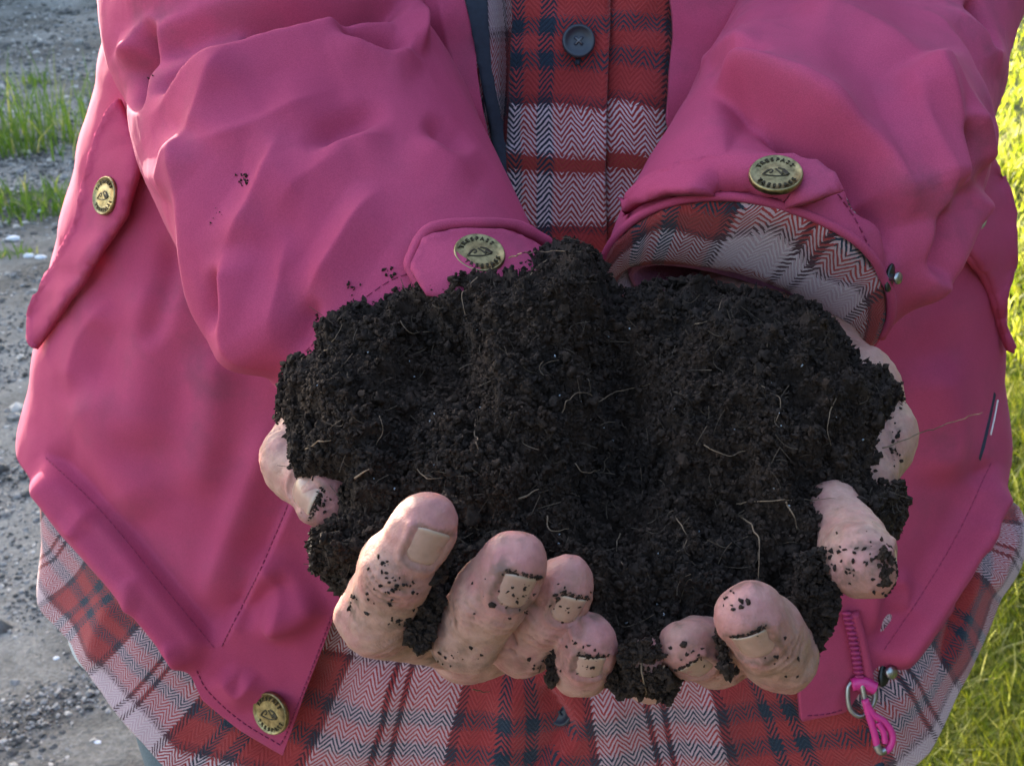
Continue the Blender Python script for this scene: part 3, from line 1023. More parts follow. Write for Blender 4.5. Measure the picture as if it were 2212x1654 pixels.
lv = []; lf = []
for cx in (-0.128, 0.128):
    v = leg_rings(cx, hipz - 0.10, 0.045); lf.append(grid_faces(60, 40, True) + sum(len(q) for q in lv)); lv.append(v)
ang = np.linspace(0, 2 * pi, 120, endpoint=False)
hip = np.vstack([np.stack([(0.225 - 0.02 * k) * np.cos(ang), 0.635 + 0.105 * np.sin(ang), np.full(120, hipz + 0.14 - 0.04 * (5 - k))], 1) for k in range(6)][::-1])
lf.append(grid_faces(120, 6, True) + sum(len(q) for q in lv)); lv.append(hip)
trousers = mk('trousers', np.vstack(lv), np.vstack(lf), DENIM, person); solidify(trousers, 0.003, 0)
tag(trousers, 'grey blue denim trousers below the shirt hem')
for cx in (-0.11, 0.11):
    pts = [(cx, 0.74, 0.05), (cx, 0.70, 0.06), (cx, 0.62, 0.06), (cx, 0.53, 0.045), (cx, 0.47, 0.038)]
    v, f = tube(catmull(pts, 16), np.interp(np.linspace(0, 1, 16), [0, 0.1, 0.3, 0.7, 0.93, 1], [0.025, 0.045, 0.052, 0.045, 0.036, 0.015]), 16)
    v[:, 2] = np.maximum(v[:, 2], 0.004)
    boot = mk('boot', v, f, LINING, person)

# ------------------------------------------------------------------ sleeves
def sleeve_base(secs, nu, nvv, kfun):
    """secs: (Lx, Ly, Rx, Ry, D) sleeve edges in the sketch, top to cuff"""
    S = catmull(secs, nvv)
    A = P(S[:, 0], S[:, 1], S[:, 4]); B = P(S[:, 2], S[:, 3], S[:, 4])
    Cc = (A + B) / 2; a = (B - A) / 2
    T = np.gradient(Cc, axis=0); T /= np.linalg.norm(T, axis=1, keepdims=True)
    b = np.cross(a, T)
    b /= np.linalg.norm(b, axis=1, keepdims=True)
    if (b @ FWD).mean() > 0: b = -b
    k = kfun(np.linspace(0, 1, nvv))
    b = b * (np.linalg.norm(a, axis=1) * k)[:, None]
    ph = np.linspace(0, 2 * pi, nu, endpoint=False)
    e = 0.92
    cs = np.sign(np.cos(ph)) * np.abs(np.cos(ph)) ** e; sn = np.sign(np.sin(ph)) * np.abs(np.sin(ph)) ** e
    V = Cc[:, None] + a[:, None] * cs[None, :, None] + b[:, None] * sn[None, :, None]
    return V.reshape(-1, 3), Cc, a, b, T


SL = [(190, -420, 830, -420, .60), (196, -240, 880, -240, .585), (214, -60, 906, -50, .565), (236, 130, 914, 60, .545), (284, 235, 955, 115, .53), (303, 345, 1005, 200, .512), (350, 462, 1052, 305, .497),
      (412, 590, 1100, 402, .483), (497, 725, 1140, 480, .470), (585, 822, 1165, 540, .462), (670, 910, 1210, 610, .456), (750, 1000, 1255, 690, .452)]
SR = [(1690, -420, 2330, -330, .60), (1640, -240, 2290, -160, .585), (1602, -60, 2226, 0, .565), (1572, 50, 2172, 140, .545), (1512, 160, 2157, 232, .53), (1470, 250, 2124, 318, .512), (1422, 330, 2114, 432, .494),
      (1380, 395, 2038, 555, .478), (1338, 470, 1962, 662, .464), (1305, 560, 1886, 752, .452)]
FL = [
    # elbow lobes at the top
    ('r', [(245, 116), (268, 121), (312, 106), (334, 78), (332, 36)], 0.0034, 24, 18, 0.35),
    ('g', [(285, 246), (295, 190), (304, 148), (330, 98), (352, 56)], -0.0120, 15, 13, 0.2),
    ('s', [(300, 172), (335, 125), (385, 82), (500, 44), (700, 24), (900, 14)], 0.0042, 70, 44, 0.2),
    ('g', [(500, 62), (640, 38), (780, 26), (880, 22)], -0.0090, 13, 15, 0.25),
    ('r', [(240, -40), (330, -20), (520, -40), (760, -60)], 0.008, 50, 40),
    ('r', [(290, 252), (350, 244), (450, 167), (625, 97), (780, 62), (900, 44)], 0.0058, 22, 70, 0.3),
    ('g', [(325, 212), (420, 150), (560, 86), (720, 50)], -0.0080, 18, 16, 0.25),
    # dent at the inner elbow
    ('g', [(715, 66), (800, 92), (884, 112)], -0.0070, 18, 20, 0.3),
    ('r', [(715, 72), (800, 106), (880, 130), (925, 150)], 0.0034, 16, 46, 0.35),
    # diagonal creases of the forearm
    ('r', [(412, 345), (430, 308), (470, 235), (508, 160), (520, 120)], 0.0044, 42, 56, 0.35),
    ('r', [(440, 296), (420, 330), (388, 380), (358, 440)], 0.0040, 34, 46, 0.35),
    ('r', [(418, 260), (424, 330), (436, 475), (466, 636), (534, 738), (612, 830)], 0.0060, 74, 34, 0.2),
    ('r', [(415, 328), (500, 314), (645, 240), (740, 190)], 0.0034, 40, 40, 0.35),
    ('r', [(494, 580), (538, 503), (585, 390), (617, 270)], 0.0040, 30, 44, 0.35),
    ('r', [(514, 530), (526, 580), (542, 645), (558, 715), (616, 812)], 0.0044, 50, 24, 0.25),
    ('g', [(506, 570), (510, 640), (530, 700)], -0.0034, 13, 13, 0.35),
    ('r', [(620, 770), (618, 650), (626, 480)], 0.0022, 24, 26, 0.35),
    ('r', [(645, 680), (700, 590), (780, 462), (840, 390)], 0.0032, 28, 44, 0.35),
    ('r', [(590, 490), (660, 400), (770, 325)], 0.0026, 50, 40, 0.4),
    ('g', [(650, 338), (742, 268), (850, 232)], -0.0034, 26, 30, 0.4),
    ('r', [(672, 350), (750, 318), (860, 292)], 0.0024, 22, 44, 0.4),
    ('g', [(905, 258), (970, 296), (1020, 336)], -0.0030, 22, 26, 0.4),
    ('r', [(880, 290), (960, 350), (1040, 400)], 0.0022, 36, 40, 0.4),
    ('g', [(695, 640), (662, 700), (640, 780)], -0.0026, 17, 20, 0.4),
    ('r', [(866, -10), (902, 38), (906, 130)], 0.0045, 12, 26, 0.3),
]
FR = [
    ('s', [(1535, 204), (1612, 212), (1738, 272), (1848, 345), (1903, 428), (1930, 500)], 0.0078, 90, 60, 0.15),
    ('g', [(1630, 236), (1740, 292), (1840, 362), (1895, 430)], -0.0060, 14, 16, 0.3),
    ('r', [(1545, 196), (1640, 202), (1760, 250), (1850, 318)], 0.0030, 60, 24, 0.3),
    ('r', [(1700, 30), (1840, 72), (1957, 156), (2030, 262), (2072, 325)], 0.0044, 50, 40, 0.2),
    ('r', [(1955, 158), (1980, 240), (2004, 330), (2016, 430)], 0.0056, 50, 30, 0.15),
    ('g', [(2012, 290), (2024, 350), (2022, 420)], -0.0055, 14, 14, 0.3),
    ('r', [(1972, 0), (2037, 125), (2094, 240), (2106, 320), (2104, 385)], 0.0040, 24, 44, 0.25),
    ('g', [(2070, 140), (2110, 220), (2128, 290)], -0.0060, 12, 14, 0.3),
    ('r', [(2002, 18), (2087, 66), (2140, 118), (2150, 180)], 0.0026, 22, 30, 0.3),
    ('g', [(2090, -10), (2127, 58), (2150, 118)], -0.0075, 11, 12, 0.25),
    ('r', [(2000, 280), (2057, 304), (2100, 380)], 0.0040, 26, 30, 0.3),
    ('r', [(1927, 165), (1947, 300), (1985, 450), (1975, 575), (1930, 680)], 0.0050, 40, 30, 0.15),
    ('g', [(1890, 415), (1918, 470), (1926, 540), (1905, 640)], -0.0058, 12, 14, 0.25),
    ('g', [(2000, 440), (1998, 510), (1978, 600)], -0.0062, 13, 13, 0.25),
    ('r', [(2112, 396), (2055, 498), (1990, 615), (1905, 738)], 0.0056, 30, 26, 0.12),
    ('r', [(1480, 150), (1560, 135), (1660, 150)], 0.0026, 34, 40, 0.3),
    ('g', [(1520, 175), (1600, 160), (1680, 180)], -0.0025, 18, 20, 0.35),
    ('r', [(1560, 60), (1700, 105), (1850, 150)], 0.0022, 60, 60, 0.35),
    ('r', [(1800, 420), (1840, 500), (1862, 580)], 0.0018, 30, 30, 0.3),
]
TL = [(890, 590), (888, 572), (912, 522), (935, 508), (1000, 499), (1078, 500), (1120, 515), (1172, 545), (1180, 620), (1030, 660), (920, 640)]
TR = [(1344, 470), (1390, 440), (1450, 424), (1530, 424), (1620, 440), (1700, 452), (1760, 438), (1815, 415), (1800, 392), (1758, 362), (1700, 346), (1620, 344), (1540, 346), (1470, 358), (1400, 392), (1350, 432)]
sleeves = []
for tabpoly, secs, folds, kf in ((TL, SL, FL, lambda t: np.interp(t, [0, .35, .75, 1], [.62, .66, .85, .95])),
                              (TR, SR, FR, lambda t: np.interp(t, [0, .35, .75, 1], [.62, .66, .90, 1.06]))):
    nu, nvv = 420, 300
    V, Cc, a, b, T = sleeve_base(secs, nu, nvv, kf)
    Nn = vnormals(V, nu, nvv, True)
    cen = np.repeat(Cc, nu, 0)
    if (Nn * (V - cen)).sum() < 0: Nn = -Nn
    fx, fy, _ = proj(V)
    w = smooth(0.0, 0.28, facing(V, Nn))
    d = fold_disp(fx, fy, folds)
    t = np.repeat(np.linspace(0, 1, nvv), nu)
    tt_ = np.repeat(np.linspace(0, 1, nvv), nu) * 0.42; pp_ = np.tile(np.linspace(0, 1, nu, endpoint=False), nvv)
    ax1 = np.stack([tt_ * 16 + 2 * np.sin(pp_ * 2 * pi), np.cos(pp_ * 2 * pi) * 2.6, np.sin(pp_ * 2 * pi) * 2.6], 1)
    rid = (1 - np.abs(vnoise(ax1 + 3))) ** 3 + 0.5 * (1 - np.abs(vnoise(ax1 * 2.1 + 9))) ** 3
    calm = inside(fx, fy, tabpoly) * 1.0; dd_, _, _ = poly_dist(fx, fy, tabpoly); calm = np.maximum(calm, smooth(45, 5, dd_))
    d = 1.95 * d * w * (1 - 0.92 * calm) * (1 - 0.9 * smooth(.90, .98, tt_ / .42)) + 0.0004 * rid * (0.35 + 0.65 * smooth(0.9, 0.4, tt_ / 0.42)) + (0.0006 * fbm(V * 18 + 4, 2) + 0.0002 * fbm(V * 75, 2)) * (0.4 + 0.6 * smooth(1.0, 0.8, t))
    V2 = V + Nn * d[:, None]
    Fc = grid_faces(nu, nvv, True)
    o = mk('sleeve', V2, Fc, [PINK, FLEECE], jacket)
    m = o.modifiers.new('thickness', 'SOLIDIFY'); m.thickness = 0.0025; m.offset = -1; m.material_offset = 1
    sleeves.append(dict(o=o, V=V2, F=Fc, C=Cc, a=a, b=b, T=T, bvh=bvh_of(V2, Fc), nu=nu, nv=nvv))
SLV, SRV = sleeves

# plaid shirt cuff lying in the mouth of the sleeve at picture right
R = SRV; nu = 260; ph = np.linspace(0, 2 * pi, nu, endpoint=False)
Ce, ae, be, Te = R['C'][-1], R['a'][-1], R['b'][-1], R['T'][-1]
rows = []; uvr = []
prof = [(-0.030, .84, .82, 0), (-0.012, .93, .91, 0), (-0.001, .992, .985, 0), (0.002, .975, .95, -.01), (0.002, .94, .82, -.05), (0.002, .92, .68, -.10), (0.001, .90, .54, -.15), (-0.002, .88, .43, -.19), (-0.006, .87, .39, -.21), (-0.016, .86, .38, -.21), (-0.04, .86, .40, -.2)]
prof = catmull(prof, 60)
acc = 0; lastr = None
for dt, sa, sb_, sh_ in prof:
    r = Ce + Te * dt + be * sh_ + ae * (sa * np.cos(ph))[:, None] + be * (sb_ * np.sin(ph))[:, None]
    if lastr is not None: acc += np.linalg.norm(r[nu // 4] - lastr[nu // 4])
    lastr = r; rows.append(r)
    uvr.append(np.stack([ph * 0.045 - 0.029 + PER_U, np.full(nu, PER_V * 6.84 - acc * 0.9) + 0.004 * np.sin(ph * 7)], 1))
V = np.vstack(rows); uvr = np.vstack(uvr)
V = V + (0.0016 * fbm(V * 60, 3))[:, None] * (-FWD + 0.5 * UP)
cuff = mk('shirt_cuff', V, grid_faces(nu, len(prof), True), PLAID, shirt, uv=uvr)
tag(cuff, 'crumpled plaid shirt cuff inside the pink sleeve mouth')
# fleecy lining and wristband deeper in
rows = []
for dt, sa, sb_ in catmull([(-0.010, .85, .38), (-0.008, .81, .33), (-0.012, .77, .27), (-0.05, .72, .25)], 16):
    rows.append(Ce + Te * dt - be * .21 + ae * (sa * np.cos(ph))[:, None] + be * (sb_ * np.sin(ph))[:, None])
V = np.vstack(rows); V = V + (0.0008 * fbm(V * 200, 2))[:, None] * (-FWD)
inner = mk('cuff_lining', V, grid_faces(nu, 16, True), FLEECE, jacket)

# ------------------------------------------------------------------ body: hands, arms, head as one skin
def smin(a, b, k):
    h = np.clip(0.5 + 0.5 * (b - a) / k, 0, 1)
    return b * (1 - h) + a * h - k * h * (1 - h)


class Field:
    def __init__(self, lo, hi, h):
        self.lo = np.array(lo); self.h = h
        self.n = np.ceil((np.array(hi) - self.lo) / h).astype(int) + 1
        self.f = np.full(self.n, 0.05, np.float32)

    def box(self, a, b, m):
        i0 = np.maximum(0, np.floor((np.minimum(a, b) - m - self.lo) / self.h).astype(int))
        i1 = np.minimum(self.n, np.ceil((np.maximum(a, b) + m - self.lo) / self.h).astype(int) + 1)
        return i0, i1

    def cone(self, a, b, ra, rb, k, flat=None, fl=1.0):
        a = np.asarray(a); b = np.asarray(b)
        i0, i1 = self.box(a, b, max(ra, rb) * 1.3 + 3 * k + 0.004)
        if (i1 <= i0).any(): return
        ax = [self.lo[d] + self.h * np.arange(i0[d], i1[d]) for d in range(3)]
        X, Y, Z = np.meshgrid(*ax, indexing='ij')
        ba = b - a; L2 = max(ba @ ba, 1e-12)
        px, py, pz = X - a[0], Y - a[1], Z - a[2]
        t = np.clip((px * ba[0] + py * ba[1] + pz * ba[2]) / L2, 0, 1)
        qx, qy, qz = px - t * ba[0], py - t * ba[1], pz - t * ba[2]
        r = ra + (rb - ra) * t
        if flat is not None:                       # squash across the given direction
            s = qx * flat[0] + qy * flat[1] + qz * flat[2]
            qx, qy, qz = qx + (fl - 1) * s * flat[0], qy + (fl - 1) * s * flat[1], qz + (fl - 1) * s * flat[2]
        d = (np.sqrt(qx * qx + qy * qy + qz * qz) - r).astype(np.float32)
        sl = tuple(slice(i0[d_], i1[d_]) for d_ in range(3))
        self.f[sl] = smin(self.f[sl], d, k)

    def mesh(self):
        f = self.f; n = self.n
        s = f < 0
        c = s[:-1, :-1, :-1].astype(np.int8)
        tot = np.zeros(np.array(n) - 1, np.int8)
        for i in (0, 1):
            for j in (0, 1):
                for k in (0, 1):
                    tot += s[i:n[0] - 1 + i, j:n[1] - 1 + j, k:n[2] - 1 + k]
        act = (tot > 0) & (tot < 8)
        idx = np.argwhere(act)
        ids = np.full(act.shape, -1, np.int64); ids[act] = np.arange(len(idx))
        acc = np.zeros((len(idx), 3)); cnt = np.zeros(len(idx))
        cor = [(i, j, k) for i in (0, 1) for j in (0, 1) for k in (0, 1)]
        val = {q: f[idx[:, 0] + q[0], idx[:, 1] + q[1], idx[:, 2] + q[2]].astype(float) for q in cor}
        for q in cor:
            for d in range(3):
                if q[d]: continue
                q2 = list(q); q2[d] = 1; q2 = tuple(q2)
                v0, v1 = val[q], val[q2]
                m = (v0 < 0) != (v1 < 0)
                t = np.where(m, v0 / (v0 - v1 + 1e-20), 0)
                p = np.zeros((len(idx), 3)) + np.array(q); p[:, d] += t
                acc += np.where(m[:, None], p, 0); cnt += m
        V = self.lo + self.h * (idx + acc / cnt[:, None])
        Fs = []
        for d in range(3):
            o = [1, 1, 1]; o[d] = 0
            A = s[tuple(slice(o[k], n[k] - 1) for k in range(3))]
            o2 = list(o); o2[d] = 1
            B = s[tuple(slice(o2[k], n[k] - 1 + (1 if k == d else 0)) for k in range(3))]
            B = B[tuple(slice(0, A.shape[k]) for k in range(3))]
            ch = np.argwhere(A != B)
            base = ch + np.array(o)
            e1, e2 = [k for k in range(3) if k != d]
            if d == 1: e1, e2 = e2, e1
            u = np.zeros(3, int); u[e1] = 1; w = np.zeros(3, int); w[e2] = 1
            g = lambda q: ids[q[:, 0], q[:, 1], q[:, 2]]
            quad = np.stack([g(base - u - w), g(base - w), g(base), g(base - u)], 1)
            inn = A[tuple(ch.T)]
            quad = np.where(inn[:, None], quad, quad[:, ::-1])
            Fs.append(quad)
        return V, np.vstack(Fs)


def smooth_mesh(V, Fc, it=2, lam=0.5):
    e = np.vstack([Fc[:, [0, 1]], Fc[:, [1, 2]], Fc[:, [2, 3]], Fc[:, [3, 0]]])
    for _ in range(it):
        acc = np.zeros_like(V); cnt = np.zeros(len(V))
        for k in range(3):
            acc[:, k] = np.bincount(e[:, 0], V[e[:, 1], k], len(V)) + np.bincount(e[:, 1], V[e[:, 0], k], len(V))
        cnt = np.bincount(e[:, 0], minlength=len(V)) + np.bincount(e[:, 1], minlength=len(V))
        V = V + lam * (acc / np.maximum(cnt, 1)[:, None] - V)
    return V


def face_normals_v(V, Fc):
    n = np.cross(V[Fc[:, 2]] - V[Fc[:, 0]], V[Fc[:, 3]] - V[Fc[:, 1]])
    out = np.zeros_like(V)
    for c in range(4):
        for k in range(3):
            out[:, k] += np.bincount(Fc[:, c], n[:, k], len(V))
    return out / (np.linalg.norm(out, axis=1, keepdims=True) + 1e-12)


# finger chains: (x, y, depth, radius) from knuckle to tip; nail: (dorsal direction, width, length, shift along the tip bone)
LH = dict(
    index=[(1010, 1378, .380, .0112), (814, 1334, .328, .0114), (858, 1226, .313, .0107), (918, 1132, .307, .0093)],
    middle=[(1110, 1330, .385, .0108), (1006, 1368, .328, .0109), (1058, 1288, .316, .0103), (1108, 1214, .309, .0092)],
    ring=[(1190, 1330, .392, .0100), (1128, 1384, .338, .0102), (1178, 1320, .328, .0093), (1224, 1258, .321, .0083)],
    pinky=[(1275, 1350, .395, .0088), (1256, 1436, .334, .0088), (1264, 1408, .328, .0084), (1275, 1380, .323, .0077)],
    thumb=[(780, 800, .450, .017), (700, 905, .412, .0138), (654, 992, .388, .0122), (704, 1068, .373, .0102)],
)
RH = dict(
    index=[(1700, 1120, .405, .0105), (1802, 1104, .354, .0086), (1838, 1166, .340, .0100), (1860, 1220, .327, .0108)],
    middle=[(1600, 1340, .390, .0108), (1684, 1412, .330, .0108), (1654, 1368, .319, .0106), (1618, 1325, .312, .0094)],
    ring=[(1500, 1350, .395, .0098), (1556, 1406, .338, .0098), (1520, 1402, .330, .0091), (1482, 1394, .324, .0081)],
    pinky=[(1420, 1380, .402, .0090), (1402, 1452, .350, .0082), (1394, 1440, .343, .0078), (1388, 1426, .328, .0068)],
    thumb=[(1740, 760, .455, .018), (1842, 850, .414, .0148), (1882, 945, .397, .0138), (1858, 1030, .384, .0112)],
)
chains = {}
fields = []
for hand, wrist, wr2 in ((LH, (905, 730, .47), (760, 420, .53)), (RH, (1590, 740, .47), (1720, 450, .53))):
    pts = [P(*c[:3]) for ch in hand.values() for c in ch] + [P(*wrist)]
    lo = np.min(pts, 0) - 0.03; hi = np.max(pts, 0) + 0.03
    fl = Field(lo, hi, 0.00095)
    W = P(*wrist); W2 = P(*wr2)
    fl.cone(W2, W, .026, .024, .004)
    for nm, ch in hand.items():
        q = [P(*c[:3]) for c in ch]
        if nm != 'thumb':
            fl.cone(W, q[0], .019, .0135, .012)
        else:
            fl.cone(W, q[0], .02, .018, .012)
    for nm, ch in hand.items():
        q = [P(*c[:3]) for c in ch]; r = [c[3] for c in ch]
        if nm != 'thumb':                                               # blunt finger end: short extra bone past the last joint centre
            t_ = (q[3] - q[2]) / np.linalg.norm(q[3] - q[2]); q[3] = q[3] - t_ * 0.003
        g = Field(lo, hi, 0.00095)
        if nm != 'thumb': g.cone(q[3], q[3] + t_ * 0.0036, r[3] * 0.925, r[3] * 0.925 * 0.90, 0.0015)
        for i in range(3):
            k_ = 1.0 if nm == 'thumb' else 0.925
            g.cone(q[i], q[i + 1], r[i] * k_, r[i + 1] * k_, 0.006 if nm == 'thumb' else 0.0022)
        fl.f = smin(fl.f, g.f, 0.0007)
        chains[(id(hand), nm)] = (q, [x_ * (1.0 if nm == 'thumb' else 0.925) for x_ in r])
    fields.append(fl)

VH = []; FH = []
for fl in fields:
    v, f = fl.mesh(); v = smooth_mesh(v, f, 3, 0.5)
    FH.append(f + sum(len(q) for q in VH)); VH.append(v)
V = np.vstack(VH); Fc = np.vstack(FH)
# make sure the skin faces outward
Nn = face_normals_v(V, Fc)
if (Nn * (V - V.mean(0))).sum() < 0: Fc = Fc[:, ::-1]; Nn = -Nn

NAILS = []


def dorsal(q, hint):
    t = q[3] - q[2]; t /= np.linalg.norm(t)
    n = np.asarray(hint) - t * (np.asarray(hint) @ t); n /= np.linalg.norm(n)
    return t, n, np.cross(t, n)


spec = [(LH, 'index', nv(0.28, -0.55, 0.8), .0112, .0108, 0.0012), (LH, 'middle', nv(0.30, -0.55, 0.8), .0108, .0104, 0.0008), (LH, 'ring', nv(0.25, -0.5, 0.8), .0094, .0092, 0.0008),
        (LH, 'pinky', nv(0.05, -0.55, 0.8), .0086, .0084, 0.0010), (LH, 'thumb', nv(0.10, -0.35, 0.9), .0120, .0125, 0.0008),
        (RH, 'index', nv(0.95, -0.15, 0.25), .0115, .0100, 0.003), (RH, 'middle', nv(-0.20, -0.62, 0.8), .0112, .0106, 0.0010), (RH, 'ring', nv(-0.10, -0.6, 0.8), .0092, .0090, 0.0010)]
flush = np.zeros(len(V)); grime = np.zeros(len(V)); disp = np.zeros(len(V))
for hand, nm, hint, wd, ln, sh in spec:
    q, r = chains[(id(hand), nm)]
    t, n, s = dorsal(q, hint)
    c = q[3] + t * sh + n * r[3] * 0.5
    d = V - c
    a_, b_, c_ = d @ t, d @ s, d @ n
    near = (c_ > -0.004) & (np.abs(a_) < 0.02) & (np.abs(b_) < 0.012) & (c_ < 0.012)
    e = np.maximum(np.abs(a_ + 0.0008) / (ln / 2), np.abs(b_) / (wd / 2))
    e = ((np.abs(a_) / (ln / 2)) ** 4 + (np.abs(b_) / (wd / 2)) ** 4) ** 0.25
    rim = np.exp(-((e - 1.16) / 0.13) ** 2) * np.where(a_ > ln * 0.42, 0.2, 1.0)
    disp += np.where(near, 0.0006 * rim - 0.0007 * smooth(1.05, 0.85, e), 0)
    flush += np.where(near, 0.55 * np.exp(-((e - 1.2) / 0.5) ** 2), 0)
    grime += np.where(near & (c_ > -0.002), 0.55 * np.exp(-((e - 1.06) / 0.07) ** 2) * np.where(a_ > ln * .4, 1.3, 0.8), 0)
    # the tip of the finger is flushed and dusty
    flush += 0.60 * smooth(0.013, 0.003, np.linalg.norm(V - (q[3] + t * r[3] * 0.8), axis=1))
    NAILS.append((t, n, s, c, wd, ln, r[3], nm))
    for i, (pos, ax_) in enumerate(((q[1], q[2] - q[0]), (q[2], q[3] - q[1]))):
        ax_ = ax_ / np.linalg.norm(ax_)
        nn = n - ax_ * (n @ ax_); nn /= np.linalg.norm(nn)
        d = V - pos
        al = d @ ax_; dn = d @ nn; sd = np.linalg.norm(d - np.outer(al, ax_), axis=1)
        wgt = smooth(0.0, 0.006, dn) * np.exp(-(al / 0.0048) ** 2) * (0.45 + 0.55 * smooth(-.3, .3, vnoise(V * 150 + 4))) * (sd < r[1 + i] * 1.4)
        ph = al / 0.0013 + 1.3 * vnoise(V * 210 + i)
        disp += -wgt * 0.0009 * np.maximum(0, np.cos(2 * pi * ph * 0.5)) ** 3
        grime += wgt * 0.55 * np.maximum(0, np.cos(2 * pi * ph * 0.5)) ** 6
        flush += wgt * 0.35
disp += 0.00060 * fbm(V * 130, 3) + 0.0007 * vnoise(V * 55)
V = V + Nn * disp[:, None]
HB = bvh_of(V, Fc)
# smears of soil where the crumbs have been rubbed in
sx_, sy_, _ = proj(V)
for cx, cy, rx, ry in ((850, 1270, 50, 50), (870, 1345, 60, 26), (830, 1240, 30, 50), (1110, 1290, 70, 40), (1080, 1230, 30, 30), (1215, 1300, 40, 50), (1270, 1420, 50, 50), (1590, 1290, 40, 30), (1490, 1420, 50, 40), (1850, 1210, 80, 80), (690, 1085, 40, 40),
                       (960, 1420, 90, 30), (1640, 1390, 60, 50), (1935, 950, 20, 70), (1165, 1430, 60, 30), (760, 1310, 40, 50), (1700, 1440, 70, 40), (1000, 1330, 50, 50), (1610, 1262, 50, 16), (1110, 1152, 50, 16), (1225, 1200, 40, 14), (1275, 1328, 36, 12), (1460, 1340, 40, 16)):
    gq = np.exp(-((sx_ - cx) / rx) ** 2 - ((sy_ - cy) / ry) ** 2)
    grime += 0.75 * gq * smooth(-.15, .55, fbm(V * 320 + cx, 4, .65))

# arms, torso, neck and head underneath the clothes: same body mesh
bf = Field((-0.30, 0.36, H0 - 0.36), (0.30, 0.90, H0 + 0.62), 0.009)
bf2 = []
sh_z = H0 + 0.20
bf.cone((0, .68, H0 - .26), (0, .70, H0 + .12), .085, .085, .03)
for sx, wr2, el in ((-1, (760, 420, .53), (590, 120, .58)), (1, (1720, 450, .53), (1870, 150, .58))):
    S = np.array([sx * 0.16, .70, sh_z]); E = P(*el); W2 = P(*wr2)
    bf.cone((0, .71, sh_z - 0.02), S, .06, .05, .04)
    bf.cone(S, E, .050, .042, .02); bf.cone(E, W2, .041, .027, .015)
bf.cone((0, .70, sh_z), (0, .69, sh_z + 0.13), .055, .052, .03)
bf.cone((0, .675, sh_z + 0.20), (0, .69, sh_z + 0.245), .072, .086, .03)
bf.cone((0, .655, sh_z + 0.145), (0, .64, sh_z + 0.13), .045, .032, .03)
bf.cone((0, .600, sh_z + 0.205), (0, .590, sh_z + 0.185), .008, .013, .012)
for sx in (-1, 1):
    bf.cone((sx * .082, .70, sh_z + 0.21), (sx * .088, .71, sh_z + 0.18), .012, .009, .006)
bv_, bfc = bf.mesh(); bv_ = smooth_mesh(bv_, bfc, 2, 0.5)
allV = np.vstack([V, bv_]); allF = np.vstack([Fc, bfc + len(V)])
body = mk('body', allV, allF, SKIN, person)
at = body.data.attributes.new('flush', 'FLOAT', 'POINT'); at.data.foreach_set('value', np.r_[np.clip(flush, 0, 0.8), np.zeros(len(bv_))].astype(np.float32))
at = body.data.attributes.new('grime', 'FLOAT', 'POINT'); at.data.foreach_set('value', np.r_[np.clip(grime, 0, 0.8), np.zeros(len(bv_))].astype(np.float32))
tag(body, 'soil-dusted hands cupped together with fingers curled up')

# hair cap on the head (above the frame)
ang = np.linspace(0, 2 * pi, 48, endpoint=False); rows = []
for el in np.linspace(-0.35, pi / 2 - 0.02, 18):
    rr = 0.094 * math.cos(el)
    rows.append(np.stack([rr * np.cos(ang), .70 + rr * 1.12 * np.sin(ang), np.full(48, sh_z + 0.235 + 0.10 * math.sin(el)) + 0.05 * np.maximum(0, -np.sin(ang)) * max(0, 0.3 - el)], 1))
hv = np.vstack(rows); hv = hv + 0.004 * np.stack([fbm(hv * 40, 3)] * 3, 1)
hair = mk('hair', hv, grid_faces(48, 18, True), mat_simple('brown_hair', (0.06, 0.04, 0.03), 0.6, var=0.4, scale=400, bmp=0.5), person)
for sx in (-1, 1):
    v, f = tube([(sx * .03, .604, sh_z + .212), (sx * .03, .601, sh_z + .212), (sx * .03, .598, sh_z + .212)], [.010, .012, .006], 12)
    mk('eye', v, f, BUTTON, body)

# nails
for t, n, s, c, wd, ln, r3, nm in NAILS:
    nu, nvv = 17, 15
    us = np.linspace(-1, 1, nu); vs_ = np.linspace(-1, 1, nvv)
    Vn = []; free = []
    for v in vs_:
        for u in us:
            half = wd / 2 * (1 - 0.14 * max(0, -v) ** 3 - 0.10 * max(0, v) ** 4)
            bb = u * half * 0.99
            aa = v * ln / 2
            if v < 0: aa *= (1 - 0.60 * u * u * (-v))
            else: aa *= (1 - 0.14 * u * u - 0.16 * u ** 6)
            org = c + t * aa + s * bb + n * 0.02
            h = HB.ray_cast(Vector(org), Vector(-n), 0.04)
            p = np.array(h[0]) if h[0] is not None else c + t * aa + s * bb
            # arched plate: parabola across, flattened along
            base = c + t * aa + s * bb
            hgt = (p - base) @ n
            Vn.append((aa, bb, hgt)); free.append(max(0, (v - 0.72) / 0.28) * 0.8)
    Vn = np.array(Vn)
    A = np.c_[np.ones(len(Vn)), Vn[:, 1] ** 2, Vn[:, 0], Vn[:, 0] ** 2, Vn[:, 1]]
    ok = (np.abs(Vn[:, 1]) < wd * 0.46)
    co, *_ = np.linalg.lstsq(A[ok], Vn[ok, 2], rcond=None)
    co[1] = min(co[1], -58.0)
    hh = A @ co + 0.00032
    edge = np.abs(Vn[:, 1]) / (wd / 2)
    hh -= 0.0009 * smooth(0.72, 1.0, edge) + 0.0008 * smooth(-0.7, -1.0, Vn[:, 0] / (ln / 2))
    hh += 0.00018 * np.array(free)
    nvx = c + np.outer(Vn[:, 0], t) + np.outer(Vn[:, 1], s) + np.outer(hh, n)
    ff = grid_faces(nu, nvv)
    o = mk('nail', nvx, ff, NAIL, body)
    solidify(o, 0.0002)
    at = o.data.attributes.new('free', 'FLOAT', 'POINT'); at.data.foreach_set('value', np.array(free, np.float32))

